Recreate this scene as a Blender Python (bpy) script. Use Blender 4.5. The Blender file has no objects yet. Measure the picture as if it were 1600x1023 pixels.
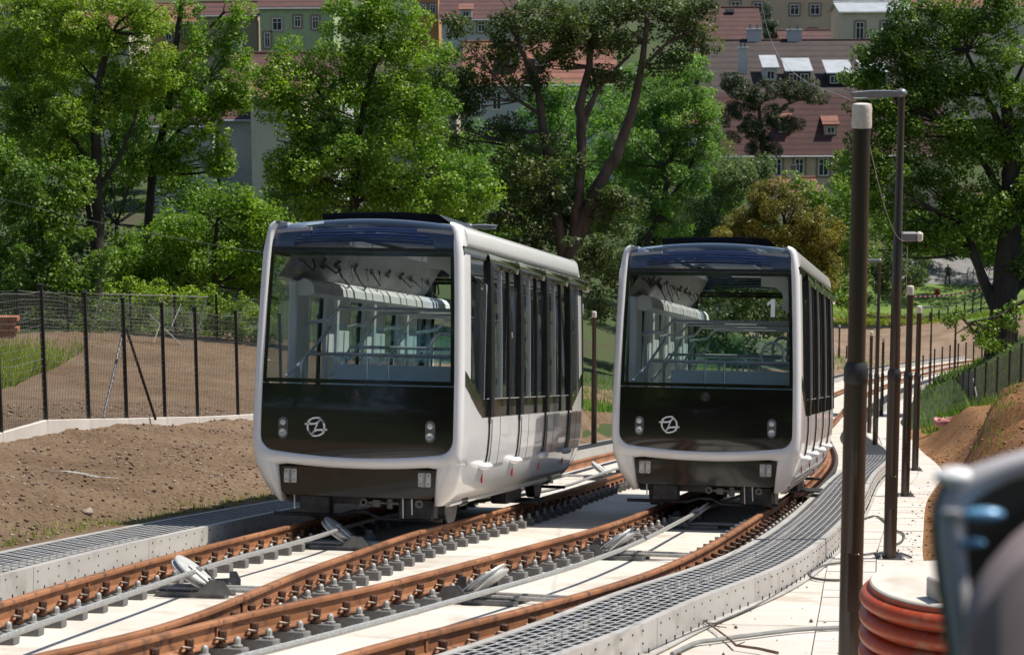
import bpy, math, random
import numpy as np
from mathutils import Vector, Matrix

random.seed(7)
RNG = np.random.default_rng(11)
scene = bpy.context.scene
COL = scene.collection
rad = math.radians

# ------------------------------------------------------------------ camera geometry
F_PX, CX, CY = 3300.0, 800.0, 511.5          # focal length in pixels of the 1600 px wide photograph
PITCH, ROLL = rad(9.3), 0.004
H_EYE = 1.72                                  # eye height above the rail heads, square to the track
YV, SL = 580.0, 0.015                         # vanishing line of the inclined track plane


def nrm(a):
    a = np.array(a, float)
    return a / np.linalg.norm(a)


_dn = nrm([ROLL, math.cos(PITCH), math.sin(PITCH)])      # gravity in camera axes (x right, y down, z ahead)
_Z = -_dn
_Y = nrm(np.array([0, 0, 1.0]) - _Z * _Z[2])
_X = np.cross(_Y, _Z)
C2W = np.array([_X, _Y, _Z])                             # camera axes -> world axes
EYE = np.array([0, 0, 2.0])

_n = nrm([-SL, 1, -(YV - CY) / F_PX])                    # track plane normal, pointing down
_u = nrm(np.array([1.0, 0, 0]) - _n * _n[0])
_v = np.cross(_n, _u)
_v = -_v if _v[2] < 0 else _v
TU, TV, TW = C2W @ _u, C2W @ _v, C2W @ (-_n)
TORG = EYE - TW * H_EYE
M_TRACK = Matrix(((TU[0], TV[0], TW[0], TORG[0]), (TU[1], TV[1], TW[1], TORG[1]), (TU[2], TV[2], TW[2], TORG[2]), (0, 0, 0, 1)))


def T(u, v, w):
    """track coordinates (across, down the incline, square to it) -> world"""
    return TORG + TU * u + TV * v + TW * w


def P(px, py, D):
    """a point at distance D along the lens axis -> world"""
    return EYE + C2W @ (np.array([(px - CX) / F_PX, (py - CY) / F_PX, 1.0]) * D)


def W2T(p):
    d = np.asarray(p) - TORG
    return np.array([d @ TU, d @ TV, d @ TW])


def UV(px, py, w=0.0):
    d = np.array([(px - CX) / F_PX, (py - CY) / F_PX, 1.0])
    X = d * ((H_EYE - w) / (d @ _n))
    return X @ _u, X @ _v


cam_d = bpy.data.cameras.new('camera')
cam = bpy.data.objects.new('camera', cam_d)
COL.objects.link(cam)
_r, _d, _f = C2W[:, 0], C2W[:, 1], C2W[:, 2]
cam.matrix_world = Matrix(((_r[0], -_d[0], -_f[0], EYE[0]), (_r[1], -_d[1], -_f[1], EYE[1]), (_r[2], -_d[2], -_f[2], EYE[2]), (0, 0, 0, 1)))
cam_d.sensor_fit = 'HORIZONTAL'
cam_d.sensor_width = 36.0
cam_d.lens = F_PX / 1600.0 * 36.0
cam_d.clip_start, cam_d.clip_end = 0.2, 3000.0
cam_d.dof.use_dof = True
cam_d.dof.focus_distance = 25.0
cam_d.dof.aperture_fstop = 6.0
scene.camera = cam

# ------------------------------------------------------------------ light
_s = nrm(TU * 0.50 - TV * 0.06 + TW * 1.0)
SUN_EL, SUN_AZ = math.asin(_s[2]), math.atan2(_s[0], _s[1])
world = bpy.data.worlds.new('World')
scene.world = world
world.use_nodes = True
wn = world.node_tree
sky = wn.nodes.new('ShaderNodeTexSky')
sky.sky_type = 'NISHITA'
sky.sun_disc = False
sky.sun_elevation = SUN_EL
sky.sun_rotation = SUN_AZ
bg = wn.nodes['Background']
bg.inputs['Strength'].default_value = 0.088
wn.links.new(sky.outputs['Color'], bg.inputs['Color'])
sun_d = bpy.data.lights.new('sun', 'SUN')
sun_d.energy = 5.0
sun_d.angle = rad(0.5)
sun_d.color = (1.0, 0.935, 0.83)
sun = bpy.data.objects.new('sun', sun_d)
COL.objects.link(sun)
sun.rotation_euler = Vector(_s).to_track_quat('Z', 'Y').to_euler()
sun.location = (0, 0, 60)
scene.view_settings.view_transform = 'Standard'
scene.view_settings.look = 'None'
scene.view_settings.exposure = 0.30
scene.view_settings.gamma = 1.0
scene.view_settings.use_curve_mapping = False
scene.cycles.use_denoising = True
scene.cycles.max_bounces = 8
scene.cycles.transparent_max_bounces = 24
scene.cycles.caustics_reflective = False
scene.cycles.caustics_refractive = False


# ------------------------------------------------------------------ materials
def new_mat(name):
    m = bpy.data.materials.new(name)
    m.use_nodes = True
    nt = m.node_tree
    b = nt.nodes['Principled BSDF']
    return m, nt, b


def ramp(nt, fac, stops):
    r = nt.nodes.new('ShaderNodeValToRGB')
    e = r.color_ramp.elements
    while len(e) < len(stops):
        e.new(0.5)
    for el, (p, c) in zip(e, stops):
        el.position = p
        el.color = (*c, 1)
    nt.links.new(fac, r.inputs['Fac'])
    return r.outputs['Color']


def noise(nt, scale, detail=5, rough=0.6, coord='Object', stretch=None):
    tc = nt.nodes.new('ShaderNodeTexCoord')
    n = nt.nodes.new('ShaderNodeTexNoise')
    n.inputs['Scale'].default_value = scale
    n.inputs['Detail'].default_value = detail
    n.inputs['Roughness'].default_value = rough
    src = tc.outputs[coord]
    if stretch:
        mp = nt.nodes.new('ShaderNodeMapping')
        mp.inputs['Scale'].default_value = stretch
        nt.links.new(src, mp.inputs['Vector'])
        src = mp.outputs['Vector']
    nt.links.new(src, n.inputs['Vector'])
    return n.outputs['Fac']


def mixc(nt, fac, a, b, mode='MIX'):
    m = nt.nodes.new('ShaderNodeMix')
    m.data_type = 'RGBA'
    m.blend_type = mode
    if isinstance(fac, float):
        m.inputs[0].default_value = fac
    else:
        nt.links.new(fac, m.inputs[0])
    for s, c in ((6, a), (7, b)):
        if isinstance(c, tuple):
            m.inputs[s].default_value = (*c, 1)
        else:
            nt.links.new(c, m.inputs[s])
    return m.outputs[2]


def bump(nt, b, h, strength, dist):
    n = nt.nodes.new('ShaderNodeBump')
    n.inputs['Strength'].default_value = strength
    n.inputs['Distance'].default_value = dist
    nt.links.new(h, n.inputs['Height'])
    nt.links.new(n.outputs['Normal'], b.inputs['Normal'])


def mat_noise(name, c0, c1, scale, rough=0.8, metal=0.0, bump_s=0.0, bump_d=0.01, c2=None, scale2=None, lo=0.35, hi=0.65, stretch=None, spec=0.5, coat=0.0):
    m, nt, b = new_mat(name)
    f = noise(nt, scale, stretch=stretch)
    col = ramp(nt, f, [(lo, c0), (hi, c1)])
    if c2:
        f2 = noise(nt, scale2 or scale * 5, 3)
        r = ramp(nt, f2, [(0.52, (0, 0, 0)), (0.68, (1, 1, 1))])
        col = mixc(nt, r, col, c2)
    nt.links.new(col, b.inputs['Base Color'])
    b.inputs['Roughness'].default_value = rough
    b.inputs['Metallic'].default_value = metal
    b.inputs['Specular IOR Level'].default_value = spec
    b.inputs['Coat Weight'].default_value = coat
    b.inputs['Coat Roughness'].default_value = 0.04
    if bump_s:
        bump(nt, b, noise(nt, scale * 3, 6), bump_s, bump_d)
    return m


def mat_glass(name, tint, refl=1.0, rough=0.0):
    m = bpy.data.materials.new(name)
    m.use_nodes = True
    nt = m.node_tree
    nt.nodes.clear()
    out = nt.nodes.new('ShaderNodeOutputMaterial')
    tr = nt.nodes.new('ShaderNodeBsdfTransparent')
    tr.inputs['Color'].default_value = (*tint, 1)
    gl = nt.nodes.new('ShaderNodeBsdfGlossy')
    gl.inputs['Roughness'].default_value = rough
    gl.inputs['Color'].default_value = (0.95, 0.97, 1.0, 1)
    fr = nt.nodes.new('ShaderNodeFresnel')
    fr.inputs['IOR'].default_value = 1.5
    mul = nt.nodes.new('ShaderNodeMath')
    mul.operation = 'MULTIPLY'
    mul.use_clamp = True
    mul.inputs[1].default_value = refl
    nt.links.new(fr.outputs[0], mul.inputs[0])
    mx = nt.nodes.new('ShaderNodeMixShader')
    nt.links.new(mul.outputs[0], mx.inputs[0])
    nt.links.new(tr.outputs[0], mx.inputs[1])
    nt.links.new(gl.outputs[0], mx.inputs[2])
    nt.links.new(mx.outputs[0], out.inputs['Surface'])
    return m


def mat_leaf(name, ca, cb, cc, trans=0.45, big=0.35):
    """leaves: colour varies leaf by leaf and clump by clump, light shines through"""
    m, nt, b = new_mat(name)
    g = nt.nodes.new('ShaderNodeNewGeometry')
    col = ramp(nt, g.outputs['Random Per Island'], [(0.0, ca), (0.55, cb), (1.0, cc)])
    f = noise(nt, big, 3, coord='Object')
    dark = ramp(nt, f, [(0.36, (0.62, 0.70, 0.66)), (0.60, (1.22, 1.14, 0.95))])
    col = mixc(nt, 1.0, col, dark, 'MULTIPLY')
    nt.links.new(col, b.inputs['Base Color'])
    b.inputs['Roughness'].default_value = 0.5
    b.inputs['Specular IOR Level'].default_value = 0.4
    tl = nt.nodes.new('ShaderNodeBsdfTranslucent')
    tcol = mixc(nt, 1.0, col, (1.25, 1.45, 0.40), 'MULTIPLY')
    nt.links.new(tcol, tl.inputs['Color'])
    mx = nt.nodes.new('ShaderNodeMixShader')
    mx.inputs[0].default_value = trans
    nt.links.new(b.outputs[0], mx.inputs[1])
    nt.links.new(tl.outputs[0], mx.inputs[2])
    nt.links.new(mx.outputs[0], nt.nodes['Material Output'].inputs['Surface'])
    return m


MAT = {}
MAT['concrete'] = mat_noise('bed_concrete', (0.45, 0.42, 0.37), (0.60, 0.565, 0.51), 0.9, 0.85, bump_s=0.35, bump_d=0.005, c2=(0.44, 0.385, 0.32), scale2=2.1, lo=.25, hi=.62)
MAT['concrete_kerb'] = mat_noise('kerb_concrete', (0.50, 0.46, 0.42), (0.60, 0.56, 0.52), 2.0, 0.9, bump_s=0.3, bump_d=0.004)
MAT['galv'] = mat_noise('galvanised_steel', (0.37, 0.355, 0.335), (0.46, 0.445, 0.42), 1.2, 0.55, 0.1, c2=(0.33, 0.31, 0.285), scale2=3, stretch=(1, 0.3, 1))
MAT['grate'] = mat_noise('grate_steel', (0.38, 0.38, 0.385), (0.48, 0.48, 0.475), 4.0, 0.5, 0.1)
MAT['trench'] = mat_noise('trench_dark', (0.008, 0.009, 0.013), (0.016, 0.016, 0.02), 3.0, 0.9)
MAT['rust'] = mat_noise('rail_rust', (0.19, 0.075, 0.030), (0.36, 0.160, 0.072), 1.6, 0.68, 0.15, bump_s=0.2, bump_d=0.002, c2=(0.11, 0.055, 0.034), scale2=7, stretch=(1, 0.5, 2))
MAT['bolt_rust'] = mat_noise('bolt_brown', (0.055, 0.026, 0.016), (0.12, 0.055, 0.03), 30, 0.6, 0.4)
MAT['bolt_grey'] = mat_noise('bolt_grey', (0.27, 0.265, 0.25), (0.40, 0.39, 0.365), 30, 0.55, 0.3)
MAT['pad'] = mat_noise('pad_grey', (0.10, 0.10, 0.10), (0.19, 0.185, 0.18), 12, 0.8, bump_s=0.2, bump_d=0.003)
MAT['clip'] = mat_noise('clip_steel', (0.10, 0.07, 0.055), (0.20, 0.15, 0.12), 25, 0.5, 0.4)
MAT['rope'] = mat_noise('rope_steel', (0.33, 0.33, 0.32), (0.50, 0.50, 0.48), 40, 0.45, 0.5)
MAT['plate'] = mat_noise('plate_zinc', (0.50, 0.50, 0.49), (0.64, 0.64, 0.62), 8, 0.45, 0.3)
MAT['darksteel'] = mat_noise('dark_steel', (0.018, 0.018, 0.02), (0.05, 0.05, 0.052), 9, 0.5, 0.4)
MAT['midsteel'] = mat_noise('mid_steel', (0.10, 0.10, 0.105), (0.20, 0.20, 0.20), 9, 0.45, 0.5)
MAT['chrome'] = mat_noise('bright_steel', (0.66, 0.67, 0.69), (0.76, 0.77, 0.78), 9, 0.25, 0.55)
MAT['paint'] = mat_noise('car_paint', (0.72, 0.72, 0.72), (0.75, 0.75, 0.75), 1.0, 0.30, 0.0, coat=0.7)


def add_dust(m):
    nt = m.node_tree
    b = nt.nodes['Principled BSDF']
    src = b.inputs['Base Color'].links[0].from_socket
    tc = nt.nodes.new('ShaderNodeTexCoord')
    sp = nt.nodes.new('ShaderNodeSeparateXYZ')
    nt.links.new(tc.outputs['Object'], sp.inputs[0])
    f = noise(nt, 5.0, 6, 0.7)
    ma = nt.nodes.new('ShaderNodeMath')
    ma.operation = 'MULTIPLY_ADD'
    ma.inputs[1].default_value = 0.22
    nt.links.new(f, ma.inputs[0])
    nt.links.new(sp.outputs['Z'], ma.inputs[2])
    r = ramp(nt, ma.outputs[0], [(0.38, (.55, .55, .55)), (0.72, (0, 0, 0))])
    col = mixc(nt, r, src, (0.40, 0.34, 0.28))
    nt.links.new(col, b.inputs['Base Color'])


add_dust(MAT['paint'])
MAT['black'] = mat_noise('gloss_black', (0.007, 0.006, 0.006), (0.010, 0.009, 0.009), 3.0, 0.12, coat=1.0)
MAT['satinblack'] = mat_noise('satin_black', (0.010, 0.010, 0.011), (0.018, 0.018, 0.018), 6.0, 0.35)
MAT['roofgrey'] = mat_noise('roof_grey', (0.28, 0.28, 0.29), (0.36, 0.36, 0.37), 3.0, 0.5)
MAT['inner'] = mat_noise('interior_panel', (0.74, 0.77, 0.77), (0.80, 0.82, 0.82), 2.0, 0.45)
MAT['floor'] = mat_noise('car_floor', (0.34, 0.37, 0.38), (0.42, 0.45, 0.46), 30.0, 0.6)
MAT['seat'] = mat_noise('seat_teal', (0.72, 0.80, 0.81), (0.78, 0.85, 0.86), 4.0, 0.4)
MAT['slat'] = mat_noise('blue_slat', (0.010, 0.024, 0.085), (0.016, 0.035, 0.11), 4.0, 0.3)
MAT['white'] = mat_noise('white_print', (0.78, 0.78, 0.80), (0.82, 0.82, 0.84), 4.0, 0.4)
MAT['red'] = mat_noise('red_reflector', (0.30, 0.012, 0.012), (0.42, 0.02, 0.02), 8.0, 0.3)
MAT['lens'] = mat_noise('lamp_lens', (0.60, 0.62, 0.64), (0.78, 0.80, 0.82), 20.0, 0.1, 0.6)
MAT['glass'] = mat_glass('clear_glass', (0.90, 0.96, 0.96), 0.8)
MAT['sideglass'] = mat_glass('side_glass', (0.62, 0.66, 0.65), 1.35)
MAT['topglass'] = mat_glass('top_glass', (0.62, 0.72, 0.86), 1.3)
MAT['pole'] = mat_noise('pole_brown', (0.034, 0.024, 0.018), (0.050, 0.036, 0.027), 2.0, 0.32, 0.3, coat=0.25, stretch=(1, 1, 0.2))
MAT['lamphead'] = mat_noise('lamp_grey', (0.16, 0.165, 0.18), (0.22, 0.225, 0.24), 3.0, 0.4, 0.3)
MAT['wrap'] = mat_noise('white_wrap', (0.56, 0.49, 0.42), (0.72, 0.66, 0.60), 6.0, 0.6, bump_s=0.4, bump_d=0.02)
MAT['fence'] = mat_noise('fence_post', (0.018, 0.019, 0.02), (0.03, 0.03, 0.032), 4.0, 0.45, 0.3)
MAT['wire'] = mat_noise('fence_wire', (0.13, 0.135, 0.13), (0.20, 0.20, 0.19), 2.0, 0.5, 0.3)
MAT['riser'] = mat_noise('riser_red', (0.34, 0.045, 0.013), (0.42, 0.065, 0.020), 1.5, 0.38, bump_s=0.05, c2=(0.33, 0.14, 0.08), scale2=9)
MAT['cable'] = mat_noise('cable_grey', (0.05, 0.05, 0.05), (0.10, 0.10, 0.10), 6.0, 0.6)
MAT['cable_light'] = mat_noise('conduit_grey', (0.18, 0.18, 0.175), (0.25, 0.25, 0.24), 6.0, 0.55)
MAT['hose'] = mat_noise('hose_pink', (0.50, 0.20, 0.19), (0.62, 0.30, 0.28), 3.0, 0.6)
MAT['bark'] = mat_noise('bark_dark', (0.018, 0.014, 0.011), (0.050, 0.040, 0.031), 3.0, 0.9, bump_s=0.7, bump_d=0.04, stretch=(1, 1, 0.25))
MAT['bark_brown'] = mat_noise('bark_brown', (0.050, 0.034, 0.025), (0.115, 0.08, 0.06), 2.5, 0.9, bump_s=0.7, bump_d=0.04, stretch=(1, 1, 0.3))
MAT['twig'] = mat_noise('twig_brown', (0.10, 0.06, 0.04), (0.19, 0.12, 0.08), 20.0, 0.8)
MAT['stone'] = mat_noise('pebble_stone', (0.20, 0.15, 0.12), (0.42, 0.35, 0.29), 2.0, 0.9)
MAT['clod'] = mat_noise('clod_soil', (0.11, 0.068, 0.046), (0.19, 0.125, 0.088), 1.2, 0.95)
MAT['brick'] = mat_noise('brick_orange', (0.33, 0.12, 0.06), (0.42, 0.17, 0.09), 5.0, 0.85)

# soils
def mat_soil(name, ca, cb, cc, green=None, green_lo=0.6):
    m, nt, b = new_mat(name)
    f = noise(nt, 0.45, 8, 0.7)
    col = ramp(nt, f, [(0.30, ca), (0.5, cb), (0.70, cc)])
    f2 = noise(nt, 14.0, 4, 0.7)
    sp = ramp(nt, f2, [(0.30, (0.55, 0.52, 0.50)), (0.62, (1.15, 1.15, 1.15))])
    col = mixc(nt, 1.0, col, sp, 'MULTIPLY')
    if green:
        f3 = noise(nt, 0.30, 6, 0.7)
        gm = ramp(nt, f3, [(green_lo, (0, 0, 0)), (green_lo + 0.12, (1, 1, 1))])
        col = mixc(nt, gm, col, green)
    nt.links.new(col, b.inputs['Base Color'])
    b.inputs['Roughness'].default_value = 0.95
    b.inputs['Specular IOR Level'].default_value = 0.2
    bump(nt, b, noise(nt, 9.0, 8, 0.75), 0.9, 0.06)
    return m


MAT['soil'] = mat_soil('soil_brown', (0.125, 0.082, 0.050), (0.19, 0.130, 0.083), (0.24, 0.175, 0.12), (0.13, 0.11, 0.045), 0.68)
MAT['soil_orange'] = mat_soil('soil_orange', (0.18, 0.088, 0.040), (0.29, 0.150, 0.068), (0.37, 0.215, 0.110), (0.12, 0.13, 0.03), 0.72)


def mat_terrain():
    m, nt, b = new_mat('terrain_far')
    f = noise(nt, 0.06, 6, 0.65)
    col = ramp(nt, f, [(0.40, (0.025, 0.045, 0.010)), (0.52, (0.045, 0.075, 0.015)), (0.62, (0.06, 0.05, 0.03))])
    nt.links.new(col, b.inputs['Base Color'])
    b.inputs['Roughness'].default_value = 0.95
    bump(nt, b, noise(nt, 3.0, 8, 0.75), 0.8, 0.2)
    return m


MAT['terrain'] = mat_terrain()
MAT['dirt_far'] = mat_noise('dirt_far', (0.16, 0.105, 0.070), (0.23, 0.165, 0.115), 0.5, 0.95, bump_s=0.6, bump_d=0.1)
MAT['grass'] = mat_leaf('grass_bright', (0.16, 0.24, 0.03), (0.24, 0.32, 0.045), (0.34, 0.36, 0.09), 0.4, 0.5)
MAT['lawn'] = mat_noise('lawn_green', (0.055, 0.105, 0.016), (0.12, 0.19, 0.028), 0.4, 0.95, bump_s=0.6, bump_d=0.15)
MAT['path'] = mat_noise('path_grey', (0.13, 0.13, 0.13), (0.20, 0.195, 0.19), 0.6, 0.9)
# leaves
MAT['l_robinia'] = mat_leaf('leaf_yellowgreen', (0.135, 0.230, 0.018), (0.22, 0.33, 0.03), (0.34, 0.43, 0.065), 0.40)
MAT['l_maple'] = mat_leaf('leaf_maple', (0.095, 0.190, 0.014), (0.165, 0.290, 0.022), (0.27, 0.40, 0.055), 0.38)
MAT['l_mid'] = mat_leaf('leaf_mid', (0.070, 0.142, 0.014), (0.118, 0.212, 0.021), (0.205, 0.31, 0.048), 0.36)
MAT['l_dark'] = mat_leaf('leaf_darkolive', (0.042, 0.070, 0.018), (0.068, 0.104, 0.027), (0.130, 0.165, 0.050), 0.34)
MAT['l_ash'] = mat_leaf('leaf_ash', (0.09, 0.195, 0.045), (0.135, 0.265, 0.06), (0.22, 0.36, 0.09), 0.40)
MAT['l_grey'] = mat_leaf('leaf_greygreen', (0.085, 0.135, 0.06), (0.12, 0.18, 0.08), (0.18, 0.24, 0.12), 0.4)
MAT['l_pine'] = mat_leaf('leaf_pine', (0.032, 0.050, 0.022), (0.055, 0.075, 0.032), (0.09, 0.11, 0.05), 0.15)
MAT['l_gold'] = mat_leaf('leaf_gold', (0.10, 0.095, 0.014), (0.17, 0.155, 0.022), (0.29, 0.235, 0.045), 0.35)
MAT['l_fir'] = mat_leaf('leaf_bluefir', (0.045, 0.085, 0.06), (0.06, 0.11, 0.08), (0.09, 0.14, 0.10), 0.2)
# buildings
def wallmat(name, c):
    d = tuple(x * 0.86 for x in c)
    return mat_noise(name, d, c, 0.25, 0.9, bump_s=0.1, bump_d=0.02, c2=tuple(x * 0.8 for x in c), scale2=0.9)


def roofmat(name, c, dark, rows=5.0, ang=0.0):
    m, nt, b = new_mat(name)
    f = noise(nt, 0.8, 6, 0.7)
    col = ramp(nt, f, [(0.3, dark), (0.65, c)])
    tc = nt.nodes.new('ShaderNodeTexCoord')
    w = nt.nodes.new('ShaderNodeTexWave')
    w.wave_type = 'BANDS'
    w.bands_direction = 'Z'
    w.wave_profile = 'SAW'
    w.inputs['Scale'].default_value = rows * 0.13
    nt.links.new(tc.outputs['Object'], w.inputs['Vector'])
    s = ramp(nt, w.outputs['Fac'], [(0.0, (0.45, 0.43, 0.43)), (0.45, (1.15, 1.12, 1.10))])
    col = mixc(nt, 1.0, col, s, 'MULTIPLY')
    nt.links.new(col, b.inputs['Base Color'])
    b.inputs['Roughness'].default_value = 0.85
    bump(nt, b, w.outputs['Fac'], 0.6, 0.05)
    return m


MAT['w_beige'] = wallmat('wall_beige', (0.60, 0.45, 0.32))
MAT['w_cream'] = wallmat('wall_cream', (0.64, 0.56, 0.44))
MAT['w_white'] = wallmat('wall_white', (0.50, 0.51, 0.51))
MAT['w_green'] = wallmat('wall_green', (0.40, 0.47, 0.28))
MAT['w_yellow'] = wallmat('wall_yellow', (0.56, 0.38, 0.13))
MAT['w_tan'] = wallmat('wall_tan', (0.44, 0.35, 0.25))
MAT['w_orange'] = wallmat('wall_orange', (0.52, 0.27, 0.12))
MAT['r_dark'] = roofmat('roof_dark', (0.046, 0.032, 0.030), (0.025, 0.019, 0.020))
MAT['r_red'] = roofmat('roof_red', (0.21, 0.088, 0.060), (0.125, 0.055, 0.042))
MAT['r_maroon'] = roofmat('roof_maroon', (0.085, 0.036, 0.033), (0.050, 0.024, 0.024))
MAT['winglass'] = mat_noise('window_glass', (0.02, 0.024, 0.03), (0.05, 0.055, 0.065), 1.0, 0.08)
MAT['winframe'] = mat_noise('window_frame', (0.60, 0.58, 0.55), (0.70, 0.68, 0.65), 3.0, 0.6)
MAT['winsurround'] = mat_noise('window_surround', (0.24, 0.17, 0.12), (0.30, 0.22, 0.16), 3.0, 0.8)
MAT['zinc'] = mat_noise('zinc_sheet', (0.40, 0.43, 0.45), (0.50, 0.53, 0.55), 1.0, 0.4, 0.3)
# blurred foreground vehicle
MAT['v_frame'] = mat_noise('vehicle_frame', (0.42, 0.41, 0.44), (0.48, 0.47, 0.50), 4.0, 0.7, 0.0, spec=0.2)
MAT['v_dark'] = mat_noise('vehicle_dark', (0.006, 0.006, 0.006), (0.012, 0.012, 0.012), 4.0, 0.25)
MAT['v_glass'] = mat_noise('vehicle_glass', (0.020, 0.018, 0.014), (0.06, 0.052, 0.045), 3.0, 0.35)
MAT['v_blue'] = mat_noise('vehicle_blue', (0.12, 0.30, 0.52), (0.16, 0.36, 0.58), 4.0, 0.3, 0.1)
MAT['v_mauve'] = mat_noise('vehicle_mauve', (0.24, 0.19, 0.195), (0.33, 0.275, 0.28), 7.0, 0.8)


# ------------------------------------------------------------------ mesh helpers
class MB:
    def __init__(s):
        s.v, s.f, s.m = [], [], []

    def add(s, vs, fs, mi=0):
        o = len(s.v)
        s.v += [tuple(map(float, q)) for q in vs]
        for f in fs:
            s.f.append(tuple(i + o for i in f))
            s.m.append(mi)
        return s

    def box(s, c, sz, mi=0, rot=None, bev=0.0):
        x, y, z = (q / 2 for q in sz)
        if bev > 0:
            b = min(bev, x * .9, y * .9, z * .9)
            ring = [(-x + b, -y), (x - b, -y), (x, -y + b), (x, y - b), (x - b, y), (-x + b, y), (-x, y - b), (-x, -y + b)]
            ring2 = [(p[0] * (1 - b / x), p[1] * (1 - b / y)) for p in ring]
            vs = [(*p, -z) for p in ring2] + [(*p, -z + b) for p in ring] + [(*p, z - b) for p in ring] + [(*p, z) for p in ring2]
            fs = [tuple(range(7, -1, -1)), tuple(range(24, 32))]
            for k in range(3):
                for i in range(8):
                    j = (i + 1) % 8
                    fs.append((k * 8 + i, k * 8 + j, k * 8 + 8 + j, k * 8 + 8 + i))
        else:
            vs = [(a, b_, d) for d in (-z, z) for b_ in (-y, y) for a in (-x, x)]
            fs = [(0, 2, 3, 1), (4, 5, 7, 6), (0, 1, 5, 4), (2, 6, 7, 3), (0, 4, 6, 2), (1, 3, 7, 5)]
        if rot is not None:
            R = rot if isinstance(rot, Matrix) else Matrix.Rotation(rot, 3, 'Z')
            vs = [R @ Vector(q) for q in vs]
        vs = [(q[0] + c[0], q[1] + c[1], q[2] + c[2]) for q in vs]
        return s.add(vs, fs, mi)

    def tube(s, path, r, n=6, mi=0, cap=True):
        path = [Vector(p) for p in path]
        rs = r if isinstance(r, (list, tuple, np.ndarray)) else [r] * len(path)
        rings = []
        prev = None
        for i, p in enumerate(path):
            t = (path[min(i + 1, len(path) - 1)] - path[max(i - 1, 0)])
            t = t.normalized() if t.length > 1e-9 else Vector((0, 0, 1))
            if prev is None:
                a = Vector((0, 0, 1)) if abs(t.z) < .9 else Vector((1, 0, 0))
                e1 = t.cross(a).normalized()
            else:
                e1 = (prev - t * prev.dot(t)).normalized()
            prev = e1
            e2 = t.cross(e1)
            rings.append([p + (e1 * math.cos(2 * math.pi * k / n) + e2 * math.sin(2 * math.pi * k / n)) * rs[i] for k in range(n)])
        vs = [q for ring in rings for q in ring]
        fs = []
        for i in range(len(path) - 1):
            for k in range(n):
                j = (k + 1) % n
                fs.append((i * n + k, i * n + j, (i + 1) * n + j, (i + 1) * n + k))
        if cap:
            fs.append(tuple(range(n - 1, -1, -1)))
            fs.append(tuple(range((len(path) - 1) * n, len(path) * n)))
        return s.add(vs, fs, mi)

    def cyl(s, a, b, r, n=12, mi=0, r2=None):
        return s.tube([a, b], [r, r if r2 is None else r2], n, mi)

    def lathe(s, c, prof, n=24, mi=0, axis='Z'):
        vs, fs = [], []
        for (r, z) in prof:
            for k in range(n):
                a = 2 * math.pi * k / n
                x, y = r * math.cos(a), r * math.sin(a)
                if axis == 'Z':
                    vs.append((c[0] + x, c[1] + y, c[2] + z))
                elif axis == 'Y':
                    vs.append((c[0] + x, c[1] + z, c[2] + y))
                else:
                    vs.append((c[0] + z, c[1] + x, c[2] + y))
        m = len(prof)
        for i in range(m - 1):
            for k in range(n):
                j = (k + 1) % n
                fs.append((i * n + k, i * n + j, (i + 1) * n + j, (i + 1) * n + k))
        fs.append(tuple(range(n - 1, -1, -1)))
        fs.append(tuple(range((m - 1) * n, m * n)))
        return s.add(vs, fs, mi)

    def ellipsoid(s, c, r, nu=12, nv=8, mi=0):
        prof = [(math.sin(math.pi * (i + .02) / (nv + .04)), -math.cos(math.pi * (i + .02) / (nv + .04))) for i in range(nv + 1)]
        vs, fs = [], []
        for (q, z) in prof:
            for k in range(nu):
                a = 2 * math.pi * k / nu
                vs.append((c[0] + r[0] * q * math.cos(a), c[1] + r[1] * q * math.sin(a), c[2] + r[2] * z))
        for i in range(nv):
            for k in range(nu):
                j = (k + 1) % nu
                fs.append((i * nu + k, i * nu + j, (i + 1) * nu + j, (i + 1) * nu + k))
        fs.append(tuple(range(nu - 1, -1, -1)))
        fs.append(tuple(range(nv * nu, nv * nu + nu)))
        return s.add(vs, fs, mi)

    def grid(s, rows, mi=0, closed=False):
        nr, nc = len(rows), len(rows[0])
        vs = [q for r in rows for q in r]
        fs = []
        for i in range(nr - 1):
            for j in range(nc - (0 if closed else 1)):
                k = (j + 1) % nc
                fs.append((i * nc + j, i * nc + k, (i + 1) * nc + k, (i + 1) * nc + j))
        return s.add(vs, fs, mi)

    def prism(s, poly, f0, f1, mi=0):
        """closed outline given as 2-D points; f0 and f1 lift a point to the two faces"""
        n = len(poly)
        vs = [f0(*p) for p in poly] + [f1(*p) for p in poly]
        fs = [tuple(range(n)), tuple(range(2 * n - 1, n - 1, -1))]
        for i in range(n):
            j = (i + 1) % n
            fs.append((i, n + i, n + j, j))
        return s.add(vs, fs, mi)

    def mesh(s, name, mats, smooth=False):
        me = bpy.data.meshes.new(name)
        me.from_pydata(s.v, [], s.f)
        for m in (mats if isinstance(mats, (list, tuple)) else [mats]):
            me.materials.append(MAT[m] if isinstance(m, str) else m)
        if any(s.m):
            me.polygons.foreach_set('material_index', s.m)
        if smooth:
            me.polygons.foreach_set('use_smooth', [True] * len(me.polygons))
            try:
                me.set_sharp_from_angle(angle=rad(smooth if smooth > 1 else 40))
            except Exception:
                pass
        me.update()
        return me

    def build(s, name, mats, parent=None, smooth=False, mw=None):
        return link(name, s.mesh(name, mats, smooth), parent, mw)


def link(name, me, parent=None, mw=None):
    o = bpy.data.objects.new(name, me)
    COL.objects.link(o)
    if parent is not None:
        o.parent = parent
    if mw is not None:
        if parent is None:
            o.matrix_world = mw
        else:
            o.matrix_local = mw
    return o


def empty(name, mw=None):
    o = bpy.data.objects.new(name, None)
    o.empty_display_size = 0.2
    COL.objects.link(o)
    if mw is not None:
        o.matrix_world = mw
    return o


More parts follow.
